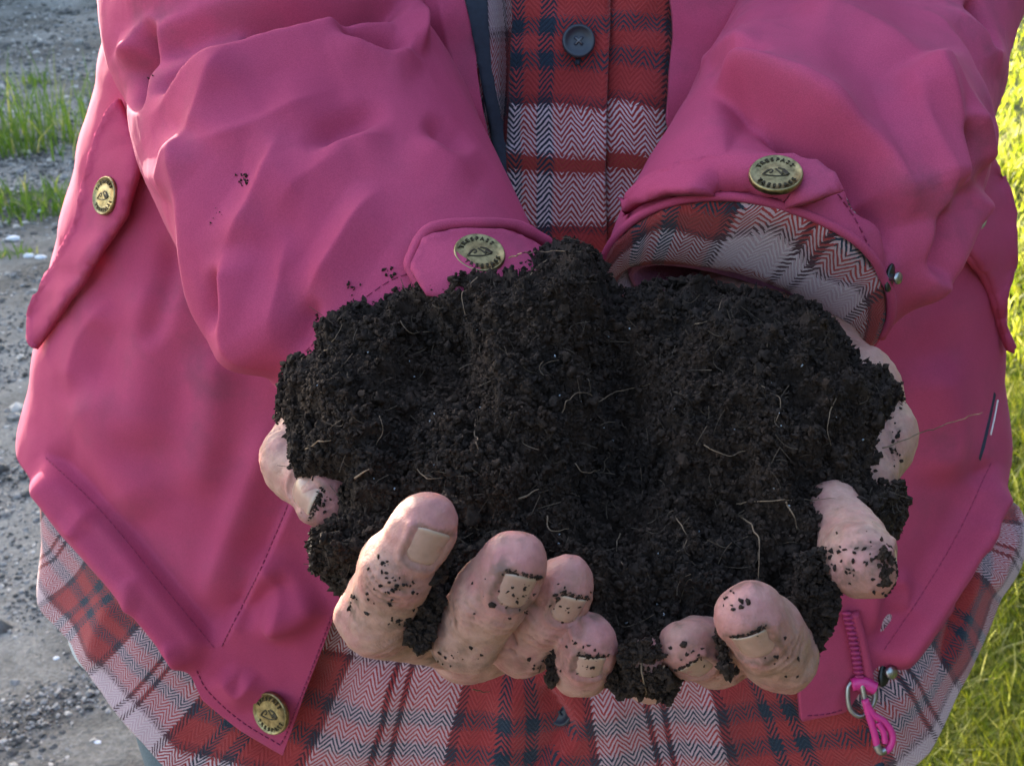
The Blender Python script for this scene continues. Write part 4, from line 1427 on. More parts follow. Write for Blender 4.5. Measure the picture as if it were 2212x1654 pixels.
# ------------------------------------------------------------------ the heap of soil
soil = empty('soil_heap', tuple(P(1280, 1150, .40)))
tag(soil, 'heap of dark crumbly compost with fine roots held in two hands', 'soil')
OUT = [(1230, 524), (1288, 548), (1318, 612), (1345, 638), (1400, 616), (1500, 612), (1600, 627), (1700, 647), (1762, 664), (1802, 704), (1838, 752), (1852, 790), (1900, 800),
       (1938, 840), (1944, 868), (1926, 900), (1902, 940), (1892, 985), (1890, 1036), (1945, 1042), (1950, 1092), (1938, 1145), (1905, 1180), (1860, 1230), (1812, 1250), (1800, 1330), (1770, 1390), (1745, 1400),
       (1700, 1330), (1600, 1420), (1560, 1462), (1500, 1440), (1470, 1480), (1440, 1500), (1400, 1508), (1335, 1500), (1310, 1440), (1240, 1440), (1130, 1420), (1000, 1400), (905, 1395), (870, 1370),
       (790, 1300), (725, 1252), (684, 1232), (672, 1165), (716, 1135), (735, 1100), (728, 1045), (680, 1040), (628, 1042), (612, 970), (600, 880), (622, 785), (688, 765), (692, 702), (770, 664), (842, 624), (905, 607), (962, 602),
       (1010, 578), (1042, 582), (1092, 602), (1122, 574), (1182, 536)]
OUT = np.array(OUT, float)


def soil_D(x, y):
    D = np.interp(y, [500, 620, 800, 1000, 1200, 1400, 1520], [.412, .398, .380, .360, .340, .329, .331])
    g = lambda cx, cy, sx, sy: np.exp(-((x - cx) / sx) ** 2 - ((y - cy) / sy) ** 2)
    D = D - 0.022 * g(1090, 840, 160, 230) - 0.015 * g(1620, 860, 240, 200) - 0.010 * g(760, 900, 120, 160) - 0.010 * g(1230, 640, 120, 90)
    D = D + 0.021 * g(930, 770, 66, 100) + 0.021 * g(1340, 930, 76, 260) + 0.020 * g(1000, 800, 40, 70) + 0.008 * g(1280, 1080, 120, 60)
    D = D + 0.010 * g(1560, 1130, 60, 50) - 0.006 * g(1450, 1200, 140, 90) - 0.006 * g(1060, 1030, 120, 80)
    D = D + 0.004 * g(1850, 1120, 60, 60) - 0.008 * g(1780, 1290, 60, 110) - 0.006 * g(700, 1190, 60, 60)
    D = D - 0.012 * g(910, 1330, 34, 90) - 0.004 * g(1390, 1470, 60, 50)
    return D


step = 4.0
gx = np.arange(580, 1975, step); gy = np.arange(505, 1525, step)
X, Y = np.meshgrid(gx, gy)
x = X.ravel(); y = Y.ravel()
dO, _, _ = poly_dist(x, y, OUT); ins = inside(x, y, OUT)
sd = np.where(ins, dO, -dO)
D = soil_D(x, y)
edge = np.clip(1 - sd / 75, 0, 1)
D = D + 0.030 * (1 - np.sqrt(np.clip(1 - edge ** 2, 0, 1))) * np.where(y < 1250, 1, 0.35)
Pm = P(x, y, D)
rough = 0.0055 * fbm(Pm * 95, 3, 0.55) + 0.0026 * fbm(Pm * 300, 3, 0.6)
Pm = Pm - (FWD * 0.75 - UP * 0.5)[None] * rough[:, None]
nxs = len(gx)
Fq = grid_faces(len(gx), len(gy))
ok = (sd[Fq] > -3).all(1)
Fq = Fq[ok]
# closed underside
back = P(x, y, np.minimum(D + 0.05, 0.44)) - UP * 0.012
Vm = np.vstack([Pm, back]); Fb = Fq[(sd[Fq] > 40).all(1) & (y[Fq] < 1330).all(1)][:, ::-1] + len(Pm)
used = np.unique(np.r_[Fq.ravel(), Fb.ravel()]); remap = np.full(len(Vm), -1); remap[used] = np.arange(len(used))
mound = mk('mound', Vm[used], remap[np.vstack([Fq, Fb])], SOIL, soil)
SOILB = bvh_of(Pm, Fq)

# crumbs
crumb_big = lumps(2, 16, 0.85, 21.0, 2.2, (.6, 1, .55, .95))
crumb_small = lumps(1, 16, 0.85, 5.0, 1.7, (.5, .95, .45, .9))


def soil_pts(n, poly, lift):
    lo = poly.min(0); hi = poly.max(0); out = []
    while sum(len(o) for o in out) < n:
        q = RNG.uniform(lo, hi, (n, 2)); q = q[inside(q[:, 0], q[:, 1], poly)]
        out.append(q)
    q = np.vstack(out)[:n]
    Dq = soil_D(q[:, 0], q[:, 1])
    d, _, _ = poly_dist(q[:, 0], q[:, 1], poly)
    e = np.clip(1 - d / 75, 0, 1)
    Dq = Dq + 0.030 * (1 - np.sqrt(np.clip(1 - e ** 2, 0, 1))) * np.where(q[:, 1] < 1250, 1, 0.35)
    p = P(q[:, 0], q[:, 1], Dq)
    r = 0.0055 * fbm(p * 95, 3, 0.55) + 0.0026 * fbm(p * 300, 3, 0.6)
    p = p - (FWD * 0.75 - UP * 0.5)[None] * (r + lift)[:, None]
    return p


n1, n2 = 9000, 44000
s1 = np.exp(RNG.normal(math.log(0.00064), 0.42, n1)); s2 = np.exp(RNG.normal(math.log(0.00035), 0.45, n2))
p1 = soil_pts(n1, OUT, s1 * RNG.uniform(-.3, 1.3, n1)); p2 = soil_pts(n2, OUT, s2 * RNG.uniform(0, 3.0, n2))
Va, Fa = scatter(crumb_big, p1, s1); Vb, Fb2 = scatter(crumb_small, p2, s2)
# ragged rim: crumbs along the outline
rim = resample(np.vstack([OUT, OUT[:1]]), 3200); rim = rim + RNG.normal(0, 5, rim.shape)
top = (rim[:, 1] < 1260)
rim = rim[top | (rim[:, 0] < 740)]
Dr = soil_D(rim[:, 0], rim[:, 1]) + 0.024 + RNG.normal(0, .003, len(rim))
s3 = np.exp(RNG.normal(math.log(0.0009), 0.4, len(rim)))
Vc, Fc3 = scatter(crumb_small, P(rim[:, 0], rim[:, 1], Dr), s3)
Vall = np.vstack([Va, Vb, Vc]); Fall = np.vstack([Fa, Fb2 + len(Va), Fc3 + len(Va) + len(Vb)])
crumbs = mk('crumbs', Vall, Fall, SOIL, soil)
crumbs.data.polygons.foreach_set('use_smooth', np.arange(len(Fall)) < len(Fa)); crumbs['kind'] = 'stuff'

# clods that hang between and over the fingers
CL = [([(905, 1290), (925, 1260), (960, 1290), (945, 1350), (925, 1400), (905, 1412), (885, 1390), (872, 1350)], .318, 420),
      ([(1310, 1400), (1400, 1380), (1480, 1410), (1470, 1470), (1445, 1520), (1400, 1500), (1340, 1500), (1310, 1480)], .328, 900),
      ([(1345, 1385), (1425, 1380), (1436, 1420), (1405, 1432), (1362, 1420), (1350, 1450), (1335, 1430)], .3185, 170), ([(1350, 1440), (1440, 1440), (1450, 1490), (1360, 1495)], .322, 260),
      ([(1190, 1400), (1215, 1390), (1205, 1440), (1190, 1480), (1180, 1460)], .328, 120),
      ([(1545, 1330), (1570, 1400), (1590, 1450), (1570, 1470), (1550, 1420)], .318, 60),
      ([(1720, 1200), (1800, 1180), (1812, 1300), (1800, 1350), (1770, 1400), (1760, 1440), (1735, 1390), (1712, 1300)], .327, 900),
      ([(1905, 1180), (1925, 1190), (1928, 1250), (1905, 1270), (1898, 1230)], .318, 60),
      ([(960, 1060), (1000, 1090), (990, 1160), (960, 1230), (930, 1280), (950, 1180)], .312, 260),
      ([(670, 1150), (730, 1120), (760, 1150), (730, 1230), (700, 1240), (675, 1220)], .345, 420)]
pp = []; ss = []
for poly, Dc, n in CL:
    poly = np.array(poly, float); q = RNG.uniform(poly.min(0), poly.max(0), (n * 3, 2)); q = q[inside(q[:, 0], q[:, 1], poly)][:n]
    pp.append(P(q[:, 0], q[:, 1], Dc + RNG.uniform(-.002, .006, len(q)))); ss.append(np.exp(RNG.normal(math.log(0.0008), .4, len(q))))
Vh_, Fh_ = scatter(crumb_big, np.vstack(pp), np.concatenate(ss) * 0.85); pp = []; ss = []
mk('hanging_crumbs', Vh_, Fh_, SOIL, soil, smooth_=False)['kind'] = 'stuff'
# dirt packed under the free edge of the nails
for t, n, s, c, wd, ln, r3, nm in NAILS:
    if nm == 'index' and abs(wd - .0112) < 1e-6: continue
    for k in range(46):
        u = RNG.uniform(-.95, .95); org = c + t * (ln / 2 * (1 - .16 * u * u) + RNG.normal(.0004, .0004)) + s * u * wd / 2 + n * .02
        h = HB.ray_cast(Vector(org), Vector(-n), .04)
        if h[0] is not None: pp.append(np.array(h[0])[None]); ss.append(np.array([RNG.uniform(.0002, .0006)]))
# specks stuck to the skin
SP = [(850, 1270, 60, 40, 26), (870, 1345, 40, 14, 22), (830, 1240, 30, 40, 14), (1110, 1290, 60, 40, 34), (1215, 1300, 40, 50, 20), 
      (1270, 1420, 40, 50, 16), (1590, 1290, 40, 30, 14), (1490, 1420, 40, 40, 14), (1850, 1210, 70, 70, 40), (1910, 1230, 12, 60, 40), (690, 1085, 26, 34, 34), (655, 1100, 40, 30, 6),
      (960, 1420, 60, 16, 14), (1640, 1380, 40, 40, 8), (1935, 950, 12, 50, 20), (1165, 1430, 40, 20, 10), (760, 1300, 20, 30, 8), (1700, 1440, 50, 30, 8)]
for cx, cy, sx, sy, n in SP:
    q = np.stack([RNG.normal(cx, sx * .55, n), RNG.normal(cy, sy * .55, n)], 1)
    for a_, b_ in q:
        h = cast(HB, a_, b_)
        if h is None: continue
        if cast(SOILB, a_, b_) is not None and np.linalg.norm(cast(SOILB, a_, b_)[0] - C0) < np.linalg.norm(h[0] - C0): continue
        pp.append((h[0] + h[1] * 0.0001)[None]); ss.append(np.array([abs(random.gauss(0.00035, .00022)) + 0.00012]))
for cx, cy, n, s_ in ((525, 384, 9, .0010), (522, 396, 5, .0006), (328, 166, 3, .0005), (470, 460, 4, .0004), (455, 480, 3, .0004), (760, 620, 10, .0007), (840, 590, 10, .0007), (1130, 560, 6, .0006), (690, 690, 8, .0007)):
    for _ in range(n):
        h = cast(SLV['bvh'], random.gauss(cx, 7), random.gauss(cy, 7))
        if h is not None: pp.append((h[0] + h[1] * .0004)[None]); ss.append(np.array([s_ * random.uniform(.4, 1)]))
V_, F_ = scatter(crumb_small, np.vstack(pp), np.concatenate(ss))
cl = mk('loose_crumbs', V_, F_, SOIL, soil); cl['kind'] = 'stuff'

# pale mineral flecks
FLECK = mat_simple('mineral_fleck', (0.30, 0.31, 0.33), 0.4, var=0.3)
q = soil_pts(80, OUT, np.full(80, 0.0010))
V_, F_ = scatter(crumb_small, q, np.clip(np.exp(RNG.normal(math.log(0.0003), .4, 80)), 0, .0005))
fk = mk('mineral_flecks', V_, F_, FLECK, soil); fk['kind'] = 'stuff'


def root(pts, r, name='root'):
    pts = np.array(pts, float)
    c = catmull(pts, 26)
    W = []
    for x, y, lift in c:
        h = cast(SOILB, x, y); hh = cast(HB, x, y)
        p = None
        for k in (h, hh):
            if k is not None:
                dd = np.linalg.norm(k[0] - C0)
                if p is None or dd < p[1]: p = (k[0], dd)
        if p is None: p = (P(x, y, proj(W[-1][None])[2][0] if W else .36), 0)
        W.append(p[0] - FWD * (0.0018 + lift))
    W = np.array(W)
    for _ in range(3): W[1:-1] = (W[:-2] + 2 * W[1:-1] + W[2:]) / 4
    W += np.stack([vnoise(W * 300 + k * 7) for k in range(3)], 1) * 0.0005
    v, f = tube(W, np.linspace(r, r * 0.4, 26) * 0.72, 6)
    return mk(name, v, f, ROOT, soil)


roots = [([(1578, 1108, 0), (1612, 1125, .002), (1630, 1165, .004), (1632, 1245, .002)], .00042), ([(1900, 968, .002), (1960, 938, .004), (2030, 912, .006), (2093, 889, .006)], .00032),
         ([(1690, 1085, .001), (1708, 1110, .002), (1714, 1140, .002)], .0004), ([(1030, 905, .001), (1028, 935, .001), (1036, 968, .001)], .0004), ([(1120, 1078, 0), (1145, 1068, .001), (1165, 1055, .001)], .0005),
         ([(770, 1030, .001), (785, 1018, .001), (800, 1008, .001)], .0005), ([(1590, 1085, 0), (1700, 1078, .001), (1800, 1075, .001)], .0003), ([(1180, 1110, 0), (1190, 1140, .001), (1230, 1140, .001)], .0004),
         ([(1210, 900, 0), (1240, 850, .001), (1300, 860, 0)], .0003), ([(1290, 870, 0), (1320, 850, .001), (1400, 830, 0)], .0003), ([(1340, 1150, 0), (1330, 1190, .001), (1350, 1230, 0)], .00035), ([(690, 770, 0), (720, 740, .001), (740, 700, 0)], .0003),
         ([(660, 970, 0), (690, 955, .001), (715, 950, 0)], .0004), ([(900, 1010, 0), (920, 1030, .001), (960, 1030, 0)], .0003), ([(1430, 1430, .001), (1420, 1460, .001), (1440, 1490, .001)], .0004), ([(1380, 1420, .001), (1390, 1470, .002), (1396, 1500, .002)], .0004),
         ([(1500, 700, 0), (1540, 690, .001), (1560, 640, 0)], .0003), ([(1180, 560, 0), (1150, 590, .001), (1140, 610, 0)], .0003), ([(1030, 600, 0), (1000, 640, .001), (1010, 690, 0)], .0003), ([(860, 690, 0), (890, 720, .001), (930, 715, 0)], .0003),
         ([(1100, 560, .002), (1170, 545, .002), (1290, 548, .002)], .0003), ([(1630, 830, 0), (1680, 860, .001), (1670, 910, 0)], .0003), ([(1800, 860, 0), (1780, 920, .001), (1790, 960, 0)], .0003), ([(1520, 960, 0), (1560, 980, .001), (1610, 975, 0)], .0003),
         ([(1015, 1538, -.03), (1080, 1520, -.03), (1150, 1505, -.03)], .0003), ([(820, 900, 0), (830, 930, .001), (815, 960, 0)], .0003), ([(1240, 1000, 0), (1260, 1020, .001), (1300, 1010, 0)], .0003), ([(1450, 1110, 0), (1480, 1150, .001), (1470, 1190, 0)], .0003)]
for pts, r in roots:
    root(pts, r)
# countless hair-thin root ends
tv = []; tf = []; off = 0
base = soil_pts(480, OUT, np.full(480, 0.0010))
for b_ in base:
    d1 = RNG.normal(size=3); d1 -= FWD * (d1 @ FWD) * 0.6; d1 /= np.linalg.norm(d1); d2 = RNG.normal(size=3) * 0.4
    ln = random.uniform(.003, .010); s = np.linspace(-.5, .5, 6)[:, None]
    pts = b_ + d1 * s * ln + d2 * (s ** 2) * ln * 1.5
    v, f = tube(pts, random.uniform(.00007, .00016), 4, False)
    tv.append(v); tf += [tuple(int(i) + off for i in g) for g in f]; off += len(v)
o = mk('fine_roots', np.vstack(tv), tf, mat_simple('dark_fibre', (0.075, 0.048, 0.030), 0.9, var=0.4), soil); o['kind'] = 'stuff'

# ------------------------------------------------------------------ trims of the jacket
def disc(profile, seg=40):
    """lathe around +Z from (radius, height) pairs"""
    V = []
    for r, z in profile:
        a = np.arange(seg) * 2 * pi / seg
        V.append(np.stack([r * np.cos(a), r * np.sin(a), np.full(seg, z)], 1))
    V = np.vstack(V); Fc = [tuple(f) for f in grid_faces(seg, len(profile), True)]
    Fc.append(tuple((len(profile) - 1) * seg + k for k in range(seg)))
    return V, Fc


def text_mesh(s, size):
    cu = bpy.data.curves.new('lettering', 'FONT'); cu.body = s; cu.size = size; cu.extrude = size * 0.04; cu.align_x = 'CENTER'; cu.resolution_u = 2; cu.offset = size * 0.018
    ob = bpy.data.objects.new('lettering', cu); COL.objects.link(ob)
    dg = bpy.context.evaluated_depsgraph_get(); ev = ob.evaluated_get(dg); me = ev.to_mesh()
    V = np.array([v.co[:] for v in me.vertices]).reshape(-1, 3); Fc = [tuple(p.vertices) for p in me.polygons]
    ev.to_mesh_clear(); bpy.data.objects.remove(ob); bpy.data.curves.remove(cu)
    return V, Fc


LET = {ch: text_mesh(ch, 1.0) for ch in 'TRESPA'}


def snap_shape(R):
    parts = [disc([(R * .90, -.0012), (R, -.0008), (R, .0006), (R * .965, .0012), (R * .93, .0013), (R * .90, .0008), (R * .5, .0012), (R * .02, .0014)], 48) + (0,)]
    word = 'TRESPASS'
    for flip in (0, 1):
        for i, ch in enumerate(word):
            v, f = LET[ch]
            v = v * np.array([R * .25, R * .25, R * .5]) + [0, 0, 0]
            a = (i - 3.5) * 0.285
            rad = R * (.63 if not flip else .82)
            if not flip: ang = pi / 2 - a; rot = ang - pi / 2
            else: ang = -pi / 2 + a; rot = ang + pi / 2
            c, s = math.cos(rot), math.sin(rot)
            w = np.stack([v[:, 0] * c - v[:, 1] * s + rad * math.cos(ang), v[:, 0] * s + v[:, 1] * c + rad * math.sin(ang), v[:, 2] + .00125], 1)
            parts.append((w, f, 1))
    for pl, wd in (([(-.50, -.12), (-.30, .10), (-.14, .16), (-.10, .02), (-.24, -.05)], .045), ([(-.02, .18), (.10, .02), (.22, -.16)], .05), ([(.08, .22), (.30, .12), (.46, -.14)], .05), ([(.22, .02), (.32, -.04), (.40, -.16)], .09),
                   ([(-.5, -.12), (-.2, -.2), (.1, -.24), (.44, -.16)], .035)):
        pl = np.array(pl) * R
        v, f = tube(np.c_[resample(pl, 8), np.full(8, .00135)], wd * R, 6)
        v[:, 2] = .00135 + (v[:, 2] - .00135) * 0.4
        parts.append((v, f, 1))
    return merge(parts)


SNAP = snap_shape(0.0088)


def frame(n, upv):
    z = np.asarray(n, float); z /= np.linalg.norm(z)
    y = upv - z * (upv @ z); y /= np.linalg.norm(y)
    x = np.cross(y, z)
    return np.stack([x, y, z], 1)


snap_me = None


def snap(x, y, bvh, n=None, R=1.0, D=None, roll=0.0, lab=None, lift=0.001):
    h = cast(bvh, x, y) if bvh is not None else None
    if D is not None: p = P(x, y, D); nn = n
    else:
        p, nn = h
        nb = [cast(bvh, x + dx, y + dy) for dx in (-40, 0, 40) for dy in (-26, 0, 26)]
        nn = np.mean([q[1] for q in nb if q is not None], 0); nn /= np.linalg.norm(nn)
        if n is not None:
            n_s = nn; nn = 0.25 * nn + 0.75 * np.asarray(n); nn /= np.linalg.norm(nn)
            p = p + (C0 - p) / np.linalg.norm(C0 - p) * 0.0088 * R * 0.75 * math.sqrt(max(0, 1 - float(nn @ n_s) ** 2))
    up = UP * math.cos(roll) + RIGHT * math.sin(roll)
    Fm = frame(nn, up)
    v = (SNAP[0] * R) @ Fm.T + p + np.asarray(nn) * lift
    o = mk('snap_button', v, SNAP[1], [BRASS, BRASS_DARK], jacket, midx=SNAP[2])
    if lab: tag(o, lab)
    return o


def outline_tube(V3, r, name, mat, parent, closed=False):
    pts = catmull(V3, max(20, len(V3) * 4))
    v, f = tube(pts, r, 8)
    return mk(name, v, f, mat, parent)


def line_on(pts, bvh, lift, n=60):
    c = catmull(pts, n) if len(pts) > 2 else resample(pts, n)
    out = []
    for x, y in c:
        h = cast(bvh, x, y)
        if h is not None: out.append(h[0] + lift * h[1])
    if len(out) < 4: out = list(P(c[:, 0], c[:, 1], np.full(len(c), proj(out[0][None])[2][0] if out else 0.5)))
    return np.array(out)


def stitches(pts, bvh, lift=0.0003, ln=0.0022, gap=0.0012, r=0.00038, parent=None, name='stitching', mat=None):
    w = line_on(pts, bvh, lift, 160)
    if len(w) < 4: return
    d = np.r_[0, np.cumsum(np.linalg.norm(np.diff(w, axis=0), axis=1))]
    parts = []; s = 0
    while s + ln < d[-1]:
        t = np.linspace(s, s + ln, 4)
        q = np.stack([np.interp(t, d, w[:, k]) for k in range(3)], 1)
        parts.append(tube(q, r, 5)); s += ln + gap
    v, f, _ = merge(parts)
    return mk(name, v, f, mat or PINK_STITCH, parent or jacket)


# cuff tab, picture left (its rolled edge stands up above the soil)
pv, pf, _ = patch(TL, SLV['bvh'], 0.0035, 12, bend=lambda x, y: 0.0075 * min(1, max(0, (y - 500) / 90)))
TLB = bvh_of(pv, pf)
t = mk('cuff_tab', pv, pf, PINK, jacket); solidify(t, 0.0025)
w = line_on([(925, 640), (895, 600), (890, 574), (912, 524), (940, 507), (1000, 500), (1078, 501), (1120, 515), (1172, 546)], SLV['bvh'], 0.0045, 60)
v, f = tube(w, 0.0021 + 0.0003 * vnoise(w * 250), 10)
mk('tab_piping', v, f, PINK, jacket)
stitches([(1060, 524), (1110, 530), (1165, 560)], SLV['bvh'], 0.004)
snap(1034, 556, TLB, nv(0.10, .60, .78), 1.0, lift=0.0015, lab='brass snap on the cuff tab half sunk in soil', roll=-0.15)
# curved cuff seam
stitches([(900, 585), (840, 608), (780, 650), (720, 700), (660, 760)], SLV['bvh'], 0.0002, r=0.0002)

# cuff tab, picture right
pv, pf, ppx = patch(TR, SRV['bvh'], 0.0045, 12, relax=6, bend=lambda x, y: 0.0055 * min(1, max(0, (y - 345) / 90)) * min(1, max(0, (x - 1330) / 120)))
t = mk('cuff_tab', pv, pf, PINK, jacket); solidify(t, 0.0042)
TB = bvh_of(pv, pf)
stitches([(1470, 366), (1540, 354), (1620, 353), (1700, 356), (1752, 372), (1792, 396)], TB, 0.0004, mat=PINK_STITCH)
stitches([(1380, 438), (1450, 416), (1530, 414), (1620, 430), (1700, 441), (1756, 428), (1800, 412)], TB, 0.0004)
snap(1675, 388, TB, nv(0.0, .75, .66), 1.0, lab='brass snap on the broad cuff tab at the open sleeve', lift=0.002)
# cuff rim binding and seam
nu_ = SRV['nu']; rim_ = SRV['V'][-nu_:]
v, f = tube(np.vstack([rim_[8:nu_ // 2 + 60:3]]), 0.0016, 8)
mk('cuff_binding', v, f, PINK, jacket)
stitches([(1810, 420), (1850, 480), (1882, 550), (1898, 620), (1890, 690)], SRV['bvh'], 0.0003, r=0.0003)
# stud without its cap on the sleeve
h = cast(SRV['bvh'], 1918, 600)
p0, n0 = h; n0 = n0 * .6 + .4 * nv(0.80, -0.05, 0.6); n0 /= np.linalg.norm(n0)
v1, f1 = disc([(.0058, -.0005), (.0062, .0004), (.0058, .0012), (.003, .0014), (.0001, .0010)], 28)
v1 = v1 * [0.55, 1.35, 1]
v2, f2 = disc([(.0022, .0008), (.0020, .0038), (.0033, .0046), (.0036, .0056), (.0030, .0066), (.0001, .0070)], 24)
V_, F_, M_ = merge([(v1, f1, 0), (v2, f2, 1)])
Fm = frame(n0, UP + 0.25 * RIGHT)
mk('stud', (V_ * 0.62) @ Fm.T + p0 + n0 * 0.0005, F_, [GUNMETAL, STEEL], jacket, midx=M_)

# pocket flaps
FLP = [(262, 215), (300, 300), (309, 358), (292, 420), (279, 465), (260, 492), (186, 613), (120, 700), (80, 757), (68, 745), (66, 700), (72, 652), (93, 618), (125, 571), (153, 516), (177, 451), (195, 362), (214, 297), (240, 235)]
FLP_EDGE = [(309, 358), (279, 465), (260, 492), (186, 613), (80, 757)]
pv, pf, ppx = patch(FLP, JB, 0.006, 12, bend=lambda x, y: 0.009 * math.exp(-poly_dist(np.array([float(x)]), np.array([float(y)]), FLP_EDGE, False)[0][0] / 28))
pv = pv + (-FWD) * (0.0014 * fbm(np.c_[ppx / 55, 0 * ppx[:, 0]], 3))[:, None]
fl_ = mk('pocket_flap', pv, pf, PINK, jacket); solidify(fl_, 0.004)
FB1 = bvh_of(pv, pf)
stitches([(296, 372), (268, 455), (250, 484), (176, 602), (84, 738)], FB1, 0.0004)
snap(232, 424, None, nv(-0.62, .05, .78), 1.05, D=proj(cast(FB1, 236, 424)[0][None])[2][0] - 0.0075, lab='brass snap on the pocket flap at left')
FRP = [(2040, 330), (2090, 328), (2119, 322), (2150, 360), (2172, 410), (2184, 465), (2188, 558), (2170, 640), (2172, 700), (2189, 757), (2172, 750), (2152, 668), (2124, 594), (2053, 513), (2020, 440)]
pv, pf, ppx = patch(FRP, JB, 0.009, 12)
pv = pv + (-FWD) * (0.0014 * fbm(np.c_[ppx / 55 + 9, 0 * ppx[:, 0]], 3))[:, None]
fl_ = mk('pocket_flap', pv, pf, PINK, jacket); solidify(fl_, 0.004)
FB2 = bvh_of(pv, pf)
v, f = tube(line_on([(2040, 505), (2085, 545), (2124, 592), (2150, 655), (2166, 710), (2186, 756)], FB2, 0.0005, 40), 0.0028, 8)
mk('flap_edge', v, f, PINK, jacket)
h = cast(FB2, 2098, 468)
snap(2098, 466, None, nv(0.35, .1, .9), 0.92, D=(proj(h[0][None])[2][0] if h is not None else .6) - 0.001, lab='brass snap half hidden by the elbow fold at right', roll=0.3)
# drawcord end at the right elbow
v, f = tube(P(np.array([2095, 2120, 2136, 2150]), np.array([285, 292, 300, 308]), np.array([.60, .597, .595, .594])), 0.0026, 8)
mk('drawcord', v, f, PINK, jacket)

# front storm flap hem snap, zip and puller
FZ = [(640, 1262), (724, 1320), (700, 1400), (664, 1490), (630, 1580), (611, 1632), (560, 1600), (500, 1556), (452, 1508), (422, 1460), (420, 1420), (470, 1395), (520, 1330), (560, 1240)]
snap(590, 1537, JB, nv(-0.60, .0, .8), 1.25, lab='brass snap at the lower corner of the front flap', lift=0.0015)
stitches([(716, 1330), (690, 1400), (655, 1490), (620, 1580), (603, 1612)], JB, 0.0003, parent=jacket)
stitches([(700, 905), (640, 1050), (565, 1225), (478, 1398)], JB, 0.0003, parent=jacket)
stitches([(462, 1398), (330, 1238), (210, 1095), (95, 985)], JB, 0.0002, r=0.0002, parent=jacket)
stitches([(605, 1608), (520, 1556), (450, 1492), (425, 1448)], JB, 0.0003, parent=jacket)
stitches([(2140, 1000), (2070, 1150), (1990, 1285), (1905, 1410)], JB, 0.0002, r=0.0002, parent=jacket)
stitches([(1745, 1545), (1790, 1540), (1824, 1530)], JB, 0.0003, parent=jacket)
zl = line_on([(1826, 1320), (1840, 1380), (1850, 1440), (1860, 1490)], JB, 0.0012, 120)
if len(zl) > 6:
    zd = np.r_[0, np.cumsum(np.linalg.norm(np.diff(zl, axis=0), axis=1))]
    s = 0.0; k = 0
    v, f = tube(zl, 0.0022, 8); mk('zip_tape', v, f, PINK_STITCH, jacket)
    base = None
    while s < zd[-1]:
        c = np.array([np.interp(s, zd, zl[:, q]) for q in range(3)])
        v, f = disc([(.0016, -.0008), (.0019, 0), (.0016, .0010), (.0001, .0013)], 8)
        v = v * [1.5, .55, 1.0]
        Fm = frame(nv(-.2, 0, 1), UP)
        mk('zip_tooth', v @ Fm.T + c + nv(-.2, 0, 1) * 0.0022, f, ZIPM, jacket); s += 0.0030
    v, f = tube(line_on([(1840, 1320), (1856, 1380), (1868, 1440), (1876, 1488)], JB, 0.0015, 40), 0.0030, 8)
    mk('zip_guard', v, f, PINK, jacket)
hz = proj(cast(JB, 1850, 1490)[0][None])[2][0] - 0.006
wire = lambda pts, r, dz=0.0: tube(catmull(P(np.array([p_[0] for p_ in pts], float), np.array([p_[1] for p_ in pts], float), np.full(len(pts), hz - dz)), 40), r, 8)
parts = [wire([(1840, 1470), (1831, 1490), (1836, 1530), (1858, 1546), (1878, 1532), (1890, 1506), (1884, 1482), (1860, 1472), (1840, 1470)], .0013) + (1,),
         wire([(1840, 1478), (1862, 1474), (1890, 1486)], .0034, .001) + (0,), wire([(1862, 1478), (1868, 1510), (1872, 1540)], .0014, .003) + (1,)]
V_, F_, M_ = merge(parts); mk('zip_slider', V_, F_, [ZIPCORD, STEEL], jacket, midx=M_)
parts = [wire([(1868, 1510), (1884, 1540), (1912, 1560), (1928, 1590), (1918, 1618), (1898, 1616), (1888, 1580), (1876, 1540), (1868, 1510)], .0019, .005) + (0,),
         wire([(1896, 1560), (1908, 1580), (1912, 1604)], .0016, .006) + (0,), wire([(1912, 1618), (1902, 1622), (1893, 1608)], .0021, .0055) + (1,)]
V_, F_, M_ = merge(parts); mk('zip_pull', V_, F_, [ZIPCORD, STEEL], jacket, midx=M_)
v, f = tube(P(np.array([1900, 1896, 1893]), np.array([1630, 1660, 1700]), np.array([hz + .02] * 3)), .0030, 10)
mk('drawcord', v, f, LINING, shirt)
# stud on the right front
p0, n0 = cast(JB, 1908, 1448); n0 = nv(0.35, 0.1, 0.9); Fm = frame(n0, UP + 0.35 * RIGHT)
V_, F_, M_ = merge([(v1 * [1.0, 1.0, 1], f1, 0), (v2, f2, 1)])
mk('stud', V_ @ Fm.T + p0 + n0 * 0.001, F_, [GUNMETAL, STEEL], jacket, midx=M_)
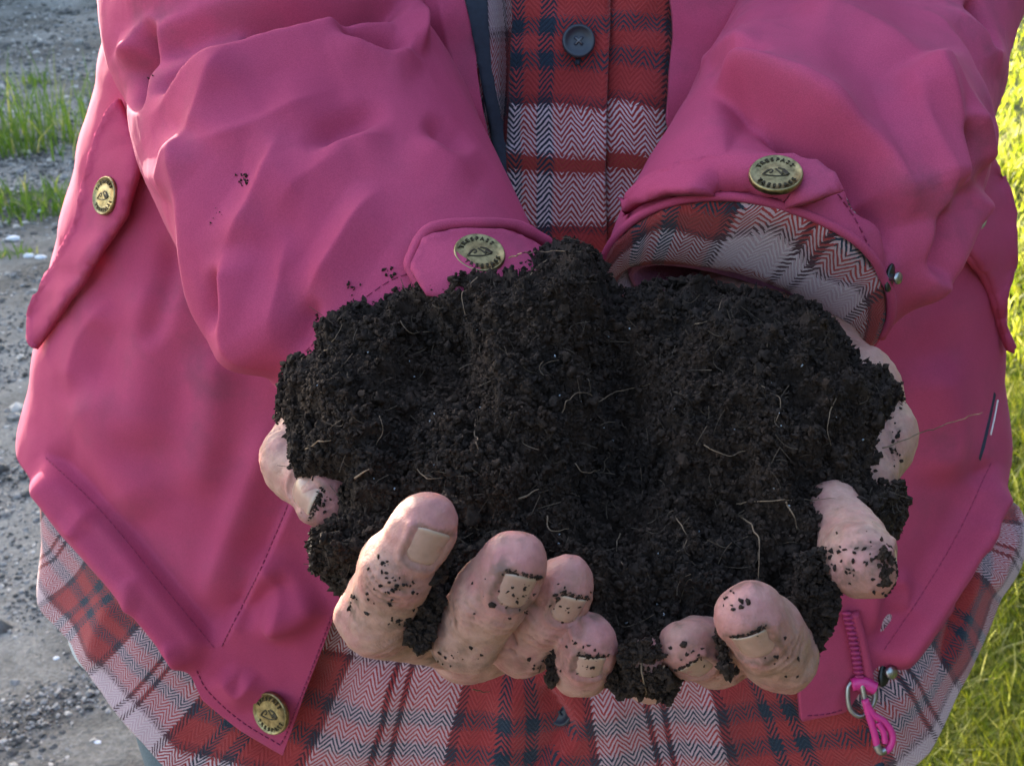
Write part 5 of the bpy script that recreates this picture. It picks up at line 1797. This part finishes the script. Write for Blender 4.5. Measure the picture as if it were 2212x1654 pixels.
# reflective white tape at a zipped pocket on the right side
pv, pf, _ = patch([(2147, 846), (2152, 852), (2140, 910), (2128, 965), (2118, 996), (2114, 990), (2124, 950), (2136, 900)], JB, 0.0015, 5)
mk('pocket_slit', pv, pf, LINING, jacket)
w = line_on([(2145, 862), (2138, 900), (2130, 938)], JB, 0.002, 20) - FWD * 0.0012
v, f = tube(w, 0.00045, 6); mk('pocket_tape', v, f, WHITETAPE, jacket)

# shirt button with four holes and its thread
hb = cast(bvh_of(*[np.array([q.co[:] for q in placket.data.vertices]), [tuple(p_.vertices) for p_ in placket.data.polygons]]), 1248, 93)
v, f = disc([(.0066, -.001), (.0072, 0), (.0073, .0010), (.0069, .0018), (.0060, .0019), (.0054, .0012), (.003, .0009), (.0001, .0009)], 44)
parts = [(v, f, 0)]
for a_, b_ in ((-1, -1), (-1, 1), (1, -1), (1, 1)):
    hv_, hf_ = disc([(.00085, .00085), (.0008, .00105), (.0001, .00105)], 12); parts.append((hv_ + [a_ * .0013, b_ * .0013, 0], hf_, 1))
for s_ in (1, -1):
    tv_, tf_ = tube(np.array([(-.0013, -.0013 * s_, .0010), (0, 0, .0017), (.0013, .0013 * s_, .0010)]), .0004, 6); parts.append((tv_, tf_, 2))
V_, F_, M_ = merge(parts)
n0 = nv(0.02, .0, 1); n0 = 0.6 * n0 + 0.4 * hb[1]; n0 /= np.linalg.norm(n0); Fm = frame(n0, UP)
mk('button', V_ @ Fm.T + hb[0] + n0 * 0.0042, F_, [BUTTON, LINING, mat_simple('grey_thread', (0.12, 0.12, 0.13), 0.8)], shirt, midx=M_)
v, f = tube(P(np.array([1248, 1248]), np.array([128, 140]), np.full(2, proj(hb[0][None])[2][0] - .0012)), .0012, 6)
mk('buttonhole', v, f, LINING, shirt)
# lower shirt button peeping out of the fold
h = cast(SB, 1215, 1535)
n0 = nv(-.5, .1, .8); Fm = frame(n0, UP)
mk('button', V_ @ Fm.T + h[0] + n0 * 0.002, F_, [BUTTON, LINING, BUTTON], shirt, midx=M_)
